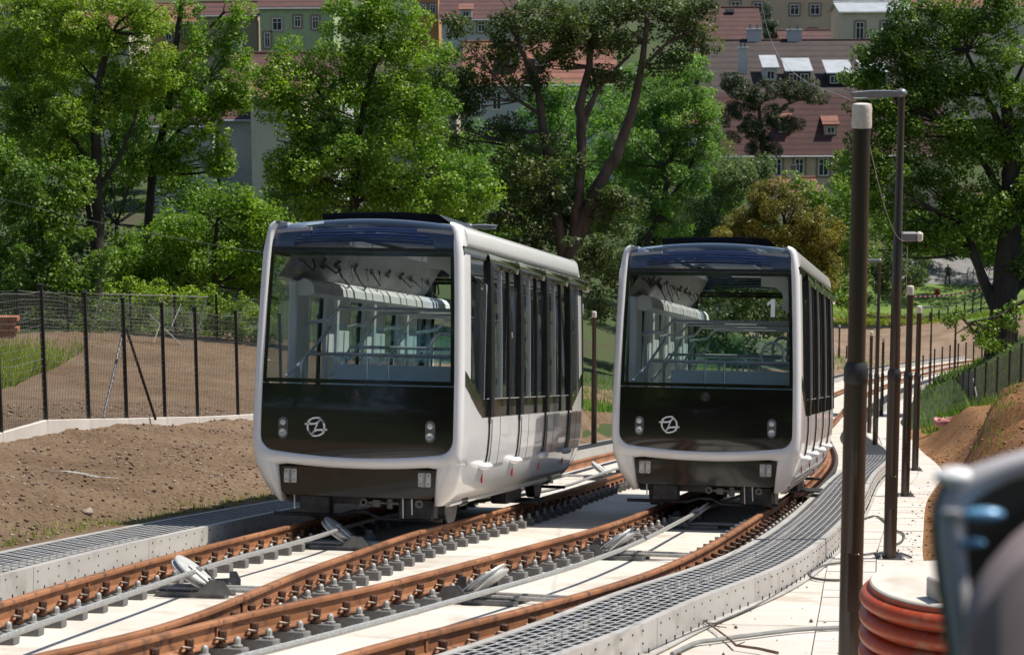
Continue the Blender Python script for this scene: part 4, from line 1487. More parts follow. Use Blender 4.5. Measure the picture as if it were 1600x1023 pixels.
G_ = 'poles along the paving'
near_pole = pole(1326, 1090, None, False, 'nearest and thickest dark pole, top wrapped in white plastic, cut by the lower edge', h_up=3.56, group=G_)
post2 = pole(1390, 872, None, True, 'tall dark lamp post with its lamp arm reaching over the nearest pole', group=G_)
pole(1414, 775, None, False, 'dark pole with white cap standing just right of the tall lamp post', group=G_)
pole(1429.5, 735, None, False, 'dark pole with grey cap beside the orange soil slope', group=G_)
pole(1367, 707, None, True, 'thin lamp post seen just right of the nearest pole', group=G_)
pole(1358, 679, 71, False, 'slim far pole close behind the thin lamp post, left of it', group=G_)
pole(1377, 662, 86, False, 'slim far pole between the thin lamp post and the tall lamp post', group=G_)
pole(928, 705, 52.5, False, 'dark pole standing in the gap between the two cars', group=G_)
pole(1310, 596, 130, False, 'far pole on the bare earth right behind the car numbered 1', group=G_)
pole(1403.5, 600, 128, False, 'far pole half hidden by the tall lamp post', group=G_)
pole(1452, 626, 112, True, 'far lamp post in front of the sunny lawn', group=G_)
pole(1491, 588, 118, False, 'far pole rising from the distant track by the low dark branch', group=G_)
pole(737, 756, 41, True, 'lamp post behind the larger car, only its lamp shows above the roof', arm=1, group=G_)
pole(1405, 560, 165, True, 'very distant lamp post with its lamp over the lawn', group=G_)
# bracket box on the tall lamp post
bx = MB().box((.11, -.02, 3.52), (.17, .09, .10), bev=.015)
bx.build('bracket_box', 'lamphead', post2)
MB().box((.225, -.03, 3.52), (.06, .10, .10), bev=.015).build('white_insulator', 'wrap', post2)


def wire(pts, r, mat, label, name='overhead_wire', sag=0.0):
    path = []
    for i in range(len(pts) - 1):
        a, b = Vector(P(*pts[i])), Vector(P(*pts[i + 1]))
        for t in np.linspace(0, 1, 9)[(0 if i == 0 else 1):]:
            q = a.lerp(b, t)
            q.z -= sag * (a - b).length * 4 * t * (1 - t)
            path.append(q)
    return tag(MB().tube(path, r, 5).build(name, mat, None, True), label, 'wire')


wire([(1190, 2, 80), (1330, 156, 12.75)], .0035, 'cable_light', 'thin wire running from the upper right roofs down to the wrapped pole top', sag=.01)
wire([(1349, 178, 12.75), (1414, 377, 22.9)], .0035, 'cable_light', 'thin slack wire between the wrapped pole and the tall lamp post', sag=.02)
wire([(1418, 385, 22.9), (1416, 455, 34.9)], .005, 'cable_light', 'thin wire from the tall lamp post to the white-capped pole')
wire([(-20, 305, 55), (205, 358, 50), (420, 396, 46)], .006, 'cable_light', 'thin wire sloping through the trees to the larger car roof', sag=.004)

# ------------------------------------------------------------------ fences
def mesh_panel(a, b, h0, h1, pitch_v, pitch_h, r, wob=0.0):
    """woven wire between two posts; a and b are post feet"""
    m = MB()
    L_ = (b - a).length
    nv = max(2, int(L_ / pitch_v))
    for k in range(1, nv):
        q = a.lerp(b, k / nv)
        d = r
        m.add([q + Vector((-d, 0, h0)), q + Vector((d, -d, h0)), q + Vector((d, d, h0)), q + Vector((-d, 0, h1)), q + Vector((d, -d, h1)), q + Vector((d, d, h1))], [(0, 1, 4, 3), (1, 2, 5, 4), (2, 0, 3, 5)])
    nh = int((h1 - h0) / pitch_h)
    for k in range(nh + 1):
        z = h0 + (h1 - h0) * k / nh
        pts = [a.lerp(b, t) + Vector((0, 0, z + wob * math.sin(6 * t + k) - 4 * t * (1 - t) * wob)) for t in np.linspace(0, 1, 5)]
        m.tube(pts, r * (2.0 if k in (0, nh, nh // 2) else 1), 3, 0, False)
    return m


def fence(label, posts, h, pv, ph, r, name='wire_fence', kerb=False, post_w=.06, bury=.5, post_mat='fence', group=None):
    feet = [Vector(P(*p)) for p in posts]
    o = feet[0].copy()
    root = empty(name, Matrix.Translation(o))
    tag(root, label, 'fence', group)
    feet = [f - o for f in feet]
    for f in feet:
        m = MB().box((f.x, f.y, f.z + (h + .08 - bury) / 2), (post_w, post_w, h + .08 + bury), 0)
        m.box((f.x, f.y, f.z + h + .09), (post_w + .015, post_w + .015, .03), 0)
        m.build('post', post_mat, root)
    for a, b in zip(feet[:-1], feet[1:]):
        mesh_panel(a, b, .05, h, pv, ph, r, .015).build('mesh_panel', 'wire', root)['kind'] = 'stuff'
        if kerb:
            d = (b - a)
            L_ = d.length
            ang = math.atan2(d.y, d.x)
            dip = math.asin(d.z / L_)
            mw = Matrix.Translation((a + b) / 2 + Vector((0, -.05, -.10))) @ Matrix.Rotation(ang, 4, 'Z') @ Matrix.Rotation(-dip, 4, 'Y')
            MB().box((0, 0, 0), (L_ - .012, .07, .34), 0, bev=.008).build('kerb_board', 'concrete_kerb', root, False, mw)
    return root


fl_posts = [(-150, 712, 26.5), (-72, 700, 28.0), (2, 682, 29.5), (72, 662, 31.5), (139, 660, 33.6), (198, 659, 35.4), (258, 657, 37.2), (309, 656, 38.8), (372, 653, 40.8), (440, 648, 43.4), (500, 640, 46), (560, 632, 49)]
lf = fence('dark wire fence on pale kerb boards along the brown soil bank', fl_posts, 2.0, .075, .10, .0026, kerb=True)
for a, b, m in (((162, 652, 34.6), (193, 515, 35.6), 'midsteel'), ((243, 655, 36.4), (197, 512, 35.5), 'fence')):
    w0 = lf.matrix_world.inverted() @ Vector(P(*a))
    w1 = lf.matrix_world.inverted() @ Vector(P(*b))
    MB().tube([w0, w1], .025, 8).build('brace', m, lf, True)
fence('older wire fence at the foot of the trees behind the soil bank', [(-120, 540, 66), (-40, 541, 66), (30, 541, 66), (108, 543, 67), (135, 543, 67), (206, 546, 67), (275, 548, 67), (340, 550, 67), (408, 552, 68), (470, 556, 68)], 1.75, .13, .12, .004, post_w=.07)
# a loose panel of mesh leaning on it
lp = empty('loose_mesh_panel', Matrix.Translation(Vector(P(285, 545, 63))))
tag(lp, 'loose wire mesh panel with pale poles leaning against the back fence', 'fence panel')
_i = lp.matrix_world.inverted()
for a, b in (((158, 459, 63), (325, 464, 63)), ((323, 464, 63), (306, 530, 63)), ((158, 459, 63), (135, 545, 63)), ((232, 490, 63), (290, 545, 62)), ((250, 508, 62.5), (240, 535, 62)), ((283, 475, 63), (268, 510, 62.5))):
    MB().tube([_i @ Vector(P(*a)), _i @ Vector(P(*b))], .016, 6).build('pale_pole', 'bolt_grey', lp, True)
m = MB()
for t in np.linspace(0, 1, 26):
    m.tube([_i @ Vector(P(160 + 163 * t, 460 + 4 * t, 63)), _i @ Vector(P(145 + 165 * t, 520 + 12 * t, 62.6))], .005, 3)
for t in np.linspace(0, 1, 12):
    m.tube([_i @ Vector(P(160 - 15 * t, 460 + 60 * t, 63 - .4 * t)), _i @ Vector(P(323 - 13 * t, 464 + 68 * t, 63 - .4 * t))], .005, 3)
m.build('mesh_sheet', 'wire', lp)['kind'] = 'stuff'
rf = [(1457, 657, 95), (1464, 662, 92), (1470.5, 666, 89), (1479, 668, 86), (1486.5, 668, 84), (1495, 666, 82), (1503, 664, 80), (1512, 662, 78), (1521, 663, 76), (1538, 658, 74), (1556, 652, 72), (1575, 645, 70), (1593, 637, 68), (1613, 629, 66), (1635, 620, 64)]
rfo = fence('dark wire fence bending behind the orange soil mound', rf, 2.0, .10, .10, .0045, post_w=.065, bury=1.2)
MB().tube([rfo.matrix_world.inverted() @ Vector(P(1521, 592, 76)), rfo.matrix_world.inverted() @ Vector(P(1531, 645, 75))], .03, 6).build('brace', 'galv', rfo, True)
fence('far wire fence climbing beside the white kerb above the distant track', [(1424, 549, 150), (1438, 538, 151), (1452, 533, 152), (1466, 529, 153), (1480, 525, 154), (1493, 521, 155), (1506, 514, 156), (1519, 507, 157), (1532, 500, 158), (1546, 492, 160), (1562, 484, 162)], 2.0, .3, .3, .006, post_w=.10, kerb=True)
fence('far wire fence along the lower side of the distant curving track', [(1441, 610, 118), (1459, 600, 119), (1471, 596, 120), (1483, 593, 121), (1496, 590, 122), (1508, 588, 123), (1520, 586, 124), (1533, 583, 125), (1548, 580, 127), (1565, 576, 129), (1585, 570, 131)], 1.9, .3, .3, .005, post_w=.08)
fence('far wire fence on the bare earth behind the car numbered 1', [(1262, 604, 128), (1280, 600, 129), (1298, 597, 130), (1322, 590, 131), (1349, 583, 132), (1372, 575, 134)], 1.9, .3, .3, .005, post_w=.09)

# ------------------------------------------------------------------ trees and shrubs
def leaf_cloud(cen, rr, n, size, rng, flat=.8, up=.75, aspect=.62, droop=0.0):
    cen, rr = np.asarray(cen, float), np.asarray(rr, float)
    p = rr ** 2
    k = rng.choice(len(cen), n, p=p / p.sum())
    d = rng.normal(size=(n, 3))
    d /= np.linalg.norm(d, axis=1)[:, None]
    r = rr[k] * (0.50 + 0.62 * rng.random(n) ** .55)
    pos = cen[k] + d * r[:, None] * np.array([1, 1, flat])
    nor = .55 * d + np.array([0, 0, up]) + .62 * rng.normal(size=(n, 3))
    nor /= np.linalg.norm(nor, axis=1)[:, None]
    t = np.cross(nor, rng.normal(size=(n, 3)))
    t[:, 2] -= droop
    t /= np.linalg.norm(t, axis=1)[:, None]
    b = np.cross(nor, t)
    b /= np.linalg.norm(b, axis=1)[:, None]
    l = size * (.55 + .8 * rng.random(n))[:, None]
    w = l * aspect
    V = np.stack([pos - t * l * .5, pos + b * w * .5 + t * l * .05, pos + t * l * .5, pos - b * w * .5 + t * l * .05], 1)
    return V.reshape(-1, 3)


TREE_N = [0]


def tree(name, label, D, lobes, trunks, leaf, leaf_px=6.0, dens=3.2, bark='bark', cat='tree', group='trees beyond the track', blob=20, aspect=.62, limbs=True, thick=.8, flat=.8, base=None, droop=.2, ground=True):
    TREE_N[0] += 1
    rng = np.random.default_rng(100 + TREE_N[0])
    k = D / F_PX
    if base is None:
        base = trunks[0][0][:2] if trunks else (lobes[0][0], lobes[0][1] + lobes[0][3])
    bw = Vector(P(base[0], base[1], D))
    root = empty(name, Matrix.Translation(bw))
    tag(root, label, cat, group)
    bwn = np.array(bw)
    cen, rr, tot = [], [], 0.0
    lobec = []
    for (x, y, rx, ry, *dz_) in lobes:
        dD = dz_[0] if dz_ else rng.uniform(-.5, .5) * thick * min(rx, ry) * k * 1.6
        c = P(x, y, D + dD) - bwn
        lobec.append((c, rx * k, ry * k, (x, y)))
        nb = max(4, int(math.pi * rx * ry / (blob * blob) * .82))
        for _ in range(nb):
            d = rng.normal(size=3)
            d /= np.linalg.norm(d)
            q = d * (rng.random() ** .42)
            br = blob * k * rng.choice([.45, .7, 1.0, 1.35])
            cen.append(c + np.array([q[0] * rx * k, q[1] * thick * (rx + ry) * .5 * k, q[2] * ry * k]))
            rr.append(br)
        tot += math.pi * rx * ry
    n = int(tot * dens * 1.55 / (leaf_px * leaf_px * aspect * .5))
    V = leaf_cloud(cen, rr, n, leaf_px * k, rng, flat, .75, aspect, droop)
    o = link('crown', np_mesh('crown', V, np.arange(len(V)).reshape(-1, 4), leaf), root)
    tb = MB()
    nodes = []
    for path in trunks:
        pts, rs = [], []
        for i, (x, y, w) in enumerate(path):
            p = P(x, y, D) - bwn
            pts.append(p)
            rs.append(w * k * .5)
        # smooth the path with small bends
        fine, fr = [], []
        for i in range(len(pts) - 1):
            for t in np.linspace(0, 1, 4, endpoint=False):
                j = .10 * rs[i]
                fine.append(pts[i] * (1 - t) + pts[i + 1] * t + rng.normal(size=3) * j)
                fr.append((rs[i] * (1 - t) + rs[i + 1] * t) * rng.uniform(.95, 1.06))
        fine.append(pts[-1])
        fr.append(rs[-1])
        if path is trunks[0] and ground:
            fine.insert(0, fine[0] + np.array([0, 0, -1.5]))
            fr.insert(0, fr[0] * 1.25)
        tb.tube(fine, fr, 9)
        nodes += list(zip(fine, fr))
    if trunks and limbs:
        for c, rx, rz, _ in lobec:
            nd = min(nodes, key=lambda q: np.linalg.norm(q[0] - c) + (3 * max(0, q[0][2] - c[2] + .2 * rz)))
            for _k in range(3):
                e = c + rng.normal(size=3) * np.array([rx, rx * .5, rz]) * .45
                mid = (nd[0] + e) / 2 + rng.normal(size=3) * .12 * np.linalg.norm(e - nd[0]) + np.array([0, 0, -.05 * np.linalg.norm(e - nd[0])])
                r0 = max(.022, nd[1] * .42)
                path = [nd[0] * (1 - t) ** 2 + 2 * mid * t * (1 - t) + e * t * t for t in np.linspace(0, 1, 7)]
                tb.tube(path, [r0 * (1 - .8 * t) + .008 for t in np.linspace(0, 1, 7)], 5)
    if tb.v:
        tb.build('trunk', bark, root, 60)
    return root


SH = 'shrubs under the trees'
tree('robinia_tree', 'yellow-green feathery tree with a straight dark trunk, upper left', 70, [(110, 110, 105, 70), (205, 65, 75, 58), (45, 190, 70, 60), (190, 145, 70, 42), (90, 25, 90, 40), (15, 95, 50, 60), (120, 190, 60, 35), (60, 10, 70, 30), (165, 12, 60, 26), (228, 20, 30, 40), (235, 120, 34, 40), (90, 240, 60, 30)],
     [[(150, 548, 24), (151, 470, 22), (152, 380, 21), (149, 290, 19), (151, 190, 16), (158, 110, 11), (178, 50, 7)], [(151, 330, 11), (140, 250, 8), (100, 200, 6), (60, 170, 4)], [(150, 300, 9), (185, 250, 7), (210, 190, 5)], [(148, 380, 9), (133, 300, 8), (122, 240, 6)]], 'l_robinia', 5.2, 2.7, blob=17, aspect=.5)
tree('maple_tree', 'green maple with a thin bent trunk, right of the yellow-green tree', 73, [(330, 120, 72, 55), (312, 195, 58, 50), (292, 245, 42, 36), (372, 85, 36, 34), (355, 18, 46, 22), (285, 8, 34, 14), (240, 130, 30, 50), (225, 250, 40, 40), (375, 150, 30, 36), (340, 255, 32, 26), (310, 60, 30, 26)],
     [[(228, 548, 14), (228, 470, 13), (230, 360, 13), (238, 270, 13), (262, 175, 12), (273, 80, 10), (287, -10, 8)], [(245, 245, 7), (290, 190, 5), (320, 130, 4)], [(268, 110, 6), (310, 60, 5), (350, 20, 4)]], 'l_maple', 5.3, 2.8, blob=16)
tree('broad_shrub', 'dark green shrub mass at the left picture edge, below the yellow-green tree', 68, [(50, 355, 90, 70), (20, 270, 60, 50), (95, 300, 60, 45), (110, 420, 80, 45), (20, 440, 60, 40)], [[(60, 480, 9), (70, 400, 7), (60, 330, 5)]], 'l_mid', 6.0, 2.7, cat='shrub', group=SH)
tree('maple_shrub', 'bright young maple clump just left of the larger car', 71, [(345, 335, 80, 52), (285, 360, 60, 50), (402, 330, 45, 45), (335, 410, 100, 55), (265, 430, 70, 42), (405, 420, 50, 50), (200, 395, 45, 55)], [[(335, 490, 9), (335, 400, 8), (340, 340, 5)], [(300, 490, 7), (290, 400, 5)]], 'l_maple', 5.6, 2.6, cat='shrub', group=SH)
tree('young_robinia', 'low bright green saplings rising over the back fence', 68.5, [(215, 470, 70, 34), (310, 480, 60, 34), (110, 466, 65, 34), (385, 490, 40, 40), (345, 515, 40, 24), (30, 470, 55, 30), (180, 515, 80, 24)], [], 'l_robinia', 5.0, 2.0, cat='shrub', group=SH, base=(230, 545), blob=10)
tree('weed_clump', 'climbing weeds tangled in the left part of the back fence', 67.6, [(60, 505, 70, 32), (165, 510, 65, 30), (270, 520, 50, 22), (10, 520, 40, 26), (400, 525, 40, 22)], [], 'l_mid', 4.5, 1.8, cat='weeds', group=SH, base=(120, 545), blob=10)
tree('big_maple', 'large bright maple behind the larger car, tallest left of centre', 66, [(560, 75, 95, 65), (505, 150, 82, 52), (645, 165, 82, 66), (560, 240, 120, 58), (640, 65, 62, 48), (482, 232, 56, 56), (690, 262, 62, 45), (520, 305, 90, 40), (630, 305, 105, 42), (452, 95, 40, 32), (600, 5, 80, 28), (725, 300, 45, 40), (470, 290, 50, 40), (448, 165, 36, 44), (452, 250, 26, 34), (420, 110, 22, 22), (560, 20, 60, 30)],
     [[(552, 400, 17), (552, 320, 15), (556, 235, 13), (574, 140, 9), (600, 55, 5)], [(556, 245, 8), (510, 165, 6), (478, 110, 4)], [(562, 200, 7), (620, 130, 5), (645, 60, 3)], [(552, 320, 8), (620, 280, 6), (680, 260, 4)]], 'l_maple', 5.5, 2.4, blob=17)
tree('dark_broadleaf_tree', 'dark olive tree with several spreading trunks behind the gap between the cars', 78, [(790, 55, 66, 46), (870, 22, 90, 34), (975, 50, 74, 42), (1075, 55, 48, 42), (755, 105, 38, 45), (830, 262, 80, 60), (805, 340, 80, 55), (905, 335, 84, 62), (1010, 8, 100, 26), (880, 90, 40, 26), (715, 45, 28, 24), (1090, 20, 40, 30), (960, 330, 40, 50), (840, 400, 60, 30), (725, 145, 34, 50), (815, 125, 46, 30), (955, 115, 44, 26), (900, 55, 60, 36), (720, 210, 30, 30), (1040, 100, 40, 22), (790, 200, 50, 22)],
     [[(888, 500, 38), (890, 420, 33), (900, 370, 27), (930, 300, 21), (962, 245, 18), (988, 175, 15), (1002, 105, 11), (1012, 30, 7)], [(892, 400, 20), (903, 310, 17), (909, 225, 16), (905, 170, 15), (920, 105, 11), (926, 40, 7)], [(884, 420, 20), (866, 320, 16), (849, 205, 13), (840, 140, 11), (818, 85, 8), (798, 35, 5)],
      [(907, 185, 8), (945, 125, 7), (985, 85, 4)], [(845, 180, 7), (800, 150, 5), (765, 110, 3)], [(1000, 110, 6), (1040, 70, 5), (1080, 50, 3)], [(910, 200, 7), (930, 150, 6), (935, 100, 4)]], 'l_dark', 5.2, 2.2, bark='bark_brown', blob=14)
tree('ash_tree', 'light green ash tree with fine leaves, right of the dark olive tree', 92, [(1060, 155, 70, 58), (1092, 225, 48, 52), (1005, 195, 52, 52), (1045, 262, 74, 44), (965, 245, 45, 36), (1030, 330, 62, 42), (1075, 105, 40, 26)],
     [[(1002, 440, 11), (1010, 380, 10), (1036, 320, 9), (1050, 240, 7), (1055, 180, 4)], [(1030, 330, 6), (1070, 280, 5), (1090, 230, 3)]], 'l_ash', 5.0, 2.8, blob=14, aspect=.45)
tree('yellowish_tree', 'yellow-green tree glowing through the limbs of the dark olive tree', 96, [(848, 225, 58, 62), (800, 275, 50, 44), (745, 290, 45, 45), (895, 270, 50, 60), (870, 160, 36, 36)], [[(840, 420, 9), (845, 320, 8), (850, 240, 5)]], 'l_ash', 5.0, 2.2, blob=14)
tree('pine_tree', 'grey-green pine in front of the dark tiled roof, upper right', 122, [(1168, 150, 34, 26), (1228, 138, 52, 18), (1160, 195, 34, 30), (1216, 185, 38, 24), (1190, 232, 32, 22), (1272, 150, 24, 11), (1140, 130, 22, 16)], [[(1197, 330, 9), (1192, 240, 8), (1184, 150, 5)], [(1192, 200, 5), (1225, 165, 4), (1265, 150, 2)]], 'l_pine', 5.0, 3.6, bark='bark_brown', blob=10, aspect=.22)
tree('willow_shrub', 'pale grey-green leafy shrub left of the golden bush', 98, [(1140, 285, 58, 34), (1100, 325, 58, 44), (1168, 260, 36, 22), (1062, 365, 56, 38), (1118, 372, 58, 40), (1000, 385, 50, 36)], [[(1110, 440, 8), (1115, 360, 6), (1130, 300, 4)]], 'l_grey', 5.0, 2.6, cat='shrub', blob=13, aspect=.4)
tree('golden_yew', 'golden-olive bush rising behind the car numbered 1', 74, [(1222, 338, 66, 38), (1268, 372, 48, 50), (1168, 352, 46, 38), (1285, 425, 32, 44), (1205, 305, 36, 20), (1248, 415, 58, 40), (1130, 375, 30, 26), (1300, 380, 18, 36)], [[(1235, 500, 10), (1235, 420, 8), (1225, 340, 5)]], 'l_gold', 4.6, 3.0, cat='bush', blob=11, aspect=.4)
tree('old_maple', 'huge maple with a thick dark trunk at the right picture edge', 86, [(1430, 112, 80, 50), (1520, 60, 80, 52), (1585, 130, 58, 70), (1402, 58, 52, 32), (1440, 200, 74, 50), (1540, 225, 84, 60), (1418, 285, 70, 42), (1545, 320, 82, 52), (1480, 375, 80, 34), (1585, 400, 50, 52), (1378, 325, 42, 40), (1565, 15, 66, 34), (1372, 150, 30, 34), (1350, 75, 26, 24), (1330, 130, 16, 20), (1470, 300, 60, 40), (1650, 260, 70, 120), (1390, 205, 40, 46), (1445, 150, 56, 34), (1352, 250, 34, 46), (1345, 180, 22, 40), (1500, 140, 50, 40), (1360, 110, 34, 40), (1600, 330, 50, 50), (1500, 20, 60, 26), (1420, 20, 40, 24), (1400, 375, 50, 26)],
     [[(1562, 570, 52), (1566, 500, 46), (1574, 420, 40), (1580, 320, 32), (1583, 220, 24), (1562, 110, 13)], [(1566, 505, 24), (1545, 455, 18), (1524, 405, 14), (1508, 350, 9)], [(1580, 330, 14), (1540, 260, 10), (1490, 200, 6)], [(1582, 240, 14), (1540, 150, 9), (1510, 80, 5)], [(1566, 480, 14), (1600, 440, 12), (1640, 380, 8)]], 'l_mid', 5.3, 2.6, blob=17)
tree('low_bough', 'dark leafy bough hanging low in front of the thick maple trunk', 66, [(1530, 512, 38, 20), (1500, 498, 22, 14), (1550, 535, 34, 14), (1575, 500, 26, 24)], [[(1600, 470, 6), (1560, 495, 5), (1510, 505, 3)]], 'l_mid', 6.0, 2.0, cat='bough', group=None, blob=10, ground=False)
tree('round_bush', 'round grey-green bush beyond the lawn, left of the standing person', 150, [(1418, 420, 36, 28), (1392, 408, 30, 32), (1440, 436, 16, 16), (1365, 430, 26, 24), (1345, 420, 34, 40), (1330, 462, 26, 28), (1385, 452, 26, 18)], [], 'l_grey', 4.0, 2.8, cat='bush', group='bushes beyond the lawn', base=(1410, 452), blob=8)
tree('shade_tree', 'dark tree shading the path behind the round bush', 186, [(1400, 365, 60, 36), (1500, 378, 60, 24), (1580, 360, 60, 40), (1530, 345, 60, 40), (1340, 380, 36, 50), (1560, 400, 40, 24), (1450, 350, 60, 34), (1330, 440, 24, 34), (1490, 374, 110, 22, -26), (1510, 368, 120, 26, -18), (1500, 366, 120, 28, -10), (1520, 360, 120, 28, 2), (1590, 375, 70, 30, -14), (1600, 380, 70, 30, -24)], [[(1452, 440, 5), (1454, 400, 5), (1450, 365, 4)], [(1530, 440, 4), (1528, 395, 4)]], 'l_mid', 4.4, 2.6, blob=12)
tree('roadside_bush', 'dark mixed bush filling the gap between the cars', 60, [(930, 425, 30, 42), (952, 395, 28, 30), (905, 395, 26, 26), (935, 475, 24, 28), (960, 440, 18, 24)], [], 'l_dark', 5.2, 2.6, cat='bush', group=SH, base=(930, 520), blob=11)
tree('fence_bush', 'bright green bush at the near end of the right fence', 88, [(1448, 625, 14, 22), (1462, 612, 10, 18)], [], 'l_maple', 4.0, 2.6, cat='bush', group=SH, base=(1450, 655), blob=7)
tree('fence_bush', 'dark bush seen through the bend of the right fence', 92, [(1490, 620, 24, 28), (1512, 610, 18, 24), (1475, 605, 16, 22)], [], 'l_mid', 4.0, 2.4, cat='bush', group=SH, base=(1490, 655), blob=8)
tree('fence_weeds', 'pale weeds growing over the right fence above the mound', 80, [(1560, 620, 30, 20), (1535, 630, 22, 16), (1590, 605, 18, 14)], [], 'l_ash', 3.6, .9, cat='weeds', group=SH, base=(1560, 645), blob=8)
tree('mixed_thicket', 'dark thicket behind the large bright maple', 104, [(500, 330, 110, 60), (640, 340, 110, 60), (445, 300, 30, 40), (740, 350, 90, 70), (700, 225, 40, 60), (560, 190, 110, 90), (500, 220, 60, 70), (620, 240, 110, 60), (720, 290, 60, 60)], [[(600, 430, 8), (605, 360, 6)]], 'l_mid', 6.4, 1.7, cat='thicket', blob=16)
tree('mixed_thicket', 'dark thicket behind the yellow-green tree at far left', 100, [(80, 250, 120, 90), (210, 270, 90, 80), (300, 310, 60, 50), (100, 380, 130, 80), (280, 400, 110, 80), (40, 150, 90, 80), (200, 160, 80, 60), (390, 340, 40, 40), (380, 430, 60, 60), (30, 440, 70, 60), (180, 460, 110, 60)], [[(180, 460, 8), (182, 350, 6)]], 'l_mid', 6.4, 1.8, cat='thicket', blob=16)
tree('mixed_thicket', 'shady thicket behind the golden bush and the car numbered 1', 112, [(1080, 420, 80, 40), (1180, 430, 90, 50), (1290, 450, 60, 36), (1000, 430, 60, 40), (1320, 330, 40, 60), (1250, 300, 50, 30)], [], 'l_mid', 6.0, 1.8, cat='thicket', base=(1180, 480), blob=14)
tree('blue_fir', 'small blue-green fir among the top right roofs', 255, [(1207, 52, 20, 16), (1203, 34, 14, 14), (1200, 20, 8, 10), (1192, 60, 14, 10)], [[(1203, 78, 3), (1202, 20, 2)]], 'l_fir', 3.2, 3.4, blob=7, aspect=.35)
for i, (x, y, D, rx, ry, lf_, lb) in enumerate([(55, 60, 150, 80, 60, 'l_mid', 'distant tree crown below the red roof at top left'), (690, 120, 170, 40, 46, 'l_mid', 'distant tree crown by the chimney between two maples'), (935, 160, 160, 50, 40, 'l_ash', 'distant crown below the long red roof'), (1340, 260, 150, 40, 50, 'l_mid', 'distant crown beside the maroon roof'), (1180, 300, 150, 60, 24, 'l_grey', 'distant pale crown below the maroon roof'), (180, 190, 160, 120, 60, 'l_mid', 'distant crown seen between the trunks at left')]):
    tree('distant_tree', lb, D, [(x, y, rx, ry), (x + rx * .6, y + ry * .5, rx * .6, ry * .6), (x - rx * .6, y + ry * .5, rx * .6, ry * .5)], [], lf_, 4.6, 2.6, blob=13, base=(x, y + ry * 1.5))

tree('valley_tree', 'tall mid-green tree filling the view below the long red roof', 118, [(800, 260, 90, 60), (900, 210, 70, 50), (900, 300, 120, 80), (1000, 280, 70, 70), (980, 150, 50, 40), (760, 220, 36, 28), (1080, 320, 70, 60)], [[(880, 430, 9), (884, 330, 7), (890, 240, 4)]], 'l_ash', 5.2, 1.9, blob=15)
tree('valley_tree', 'dark green tree between the pine and the huge maple, low in the valley', 116, [(1150, 330, 60, 50), (1330, 330, 50, 70), (1310, 400, 60, 50), (1120, 260, 30, 40), (1220, 400, 90, 50)], [[(1200, 480, 8), (1210, 400, 6)]], 'l_mid', 5.2, 2.0, blob=14)
tree('dark_shrubs', 'dark shrub row right behind the car numbered 1, seen through its windows', 97, [(1000, 490, 60, 56), (1095, 500, 80, 60), (1190, 500, 80, 60), (1255, 470, 36, 44), (1040, 440, 60, 40), (1150, 440, 90, 40)], [], 'l_dark', 5.0, 2.2, cat='shrubs', group=SH, base=(1130, 560), blob=14)
tree('bank_weeds', 'weedy green bank behind the bend of the right fence', 84, [(1470, 640, 30, 18), (1500, 635, 40, 22), (1545, 622, 40, 24), (1590, 605, 40, 24), (1625, 590, 30, 30), (1560, 590, 40, 16), (1600, 570, 40, 16)], [], 'l_mid', 3.6, 1.6, cat='weeds', group=SH, base=(1540, 655), blob=8)
# the wooded slope behind the photographer, which the windscreens mirror
for i, (u, v, hgt, lf_) in enumerate([(-14, -14, 10, 'l_mid'), (-7, -17, 11, 'l_dark'), (-1, -20, 12, 'l_dark'), (-11, -22, 13, 'l_mid'), (-20, -26, 13, 'l_dark'), (-9, -34, 15, 'l_mid'), (-28, -10, 12, 'l_mid'), (-2, -44, 16, 'l_mid'), (-18, -48, 17, 'l_dark'), (-34, -30, 16, 'l_mid')]):
    rng = np.random.default_rng(500 + i)
    b = Vector(T(u, v, float(ground(u, v))))
    r = empty('slope_tree', Matrix.Translation(b))
    tag(r, 'leafy tree on the slope behind the viewpoint', 'tree', 'trees behind the viewpoint')
    c = np.array([0, 0, hgt * .42])
    d = rng.normal(size=(34, 3))
    d /= np.linalg.norm(d, axis=1)[:, None]
    cen = c + d * (rng.random((34, 1)) ** .4) * np.array([hgt * .40, hgt * .40, hgt * .44])
    V = leaf_cloud(cen, np.full(34, hgt * .14), 5000, .52, rng)
    link('crown', np_mesh('crown', V, np.arange(len(V)).reshape(-1, 4), lf_), r)
    MB().tube([(0, 0, -.5), (.1, 0, hgt * .3), (0, .1, hgt * .8)], [.28, .2, .05], 8).build('trunk', 'bark', r, True)


# grass
def blades(name, n, sampler, hmin, hmax, mat, label, seed, wd=.012):
    r = np.random.default_rng(seed)
    u, v, w = sampler(r, n)
    h = hmin + (hmax - hmin) * r.random(n) ** 1.5
    a = r.uniform(0, 6.28, n)
    ln = r.uniform(.1, .7, n) * h
    a2 = r.uniform(0, 6.28, n)
    bx, by = np.cos(a) * wd, np.sin(a) * wd
    b0 = np.stack([u - bx, v - by, w - .02], -1)
    b1 = np.stack([u + bx, v + by, w - .02], -1)
    tx, ty = u + np.cos(a2) * ln, v + np.sin(a2) * ln
    t0 = np.stack([tx - bx * .2, ty - by * .2, w + h], -1)
    t1 = np.stack([tx + bx * .2, ty + by * .2, w + h], -1)
    V = np.stack([b0, b1, t1, t0], 1).reshape(-1, 3)
    return tag(link(name, np_mesh(name, V, np.arange(4 * n).reshape(-1, 4), mat), None, M_TRACK), label, 'grass', kind='stuff')


def samp_grass(r, n):
    # ragged patch behind the left fence
    q = W2T(P(0, 545, 53))
    a, d = r.normal(0, 1.0, n), r.normal(0, 1, n)
    u = q[0] - 1.3 + np.clip(a, -2, 1.7) * 1.25
    v = q[1] + d * 2.6
    return u, v, bank_w(u, v)


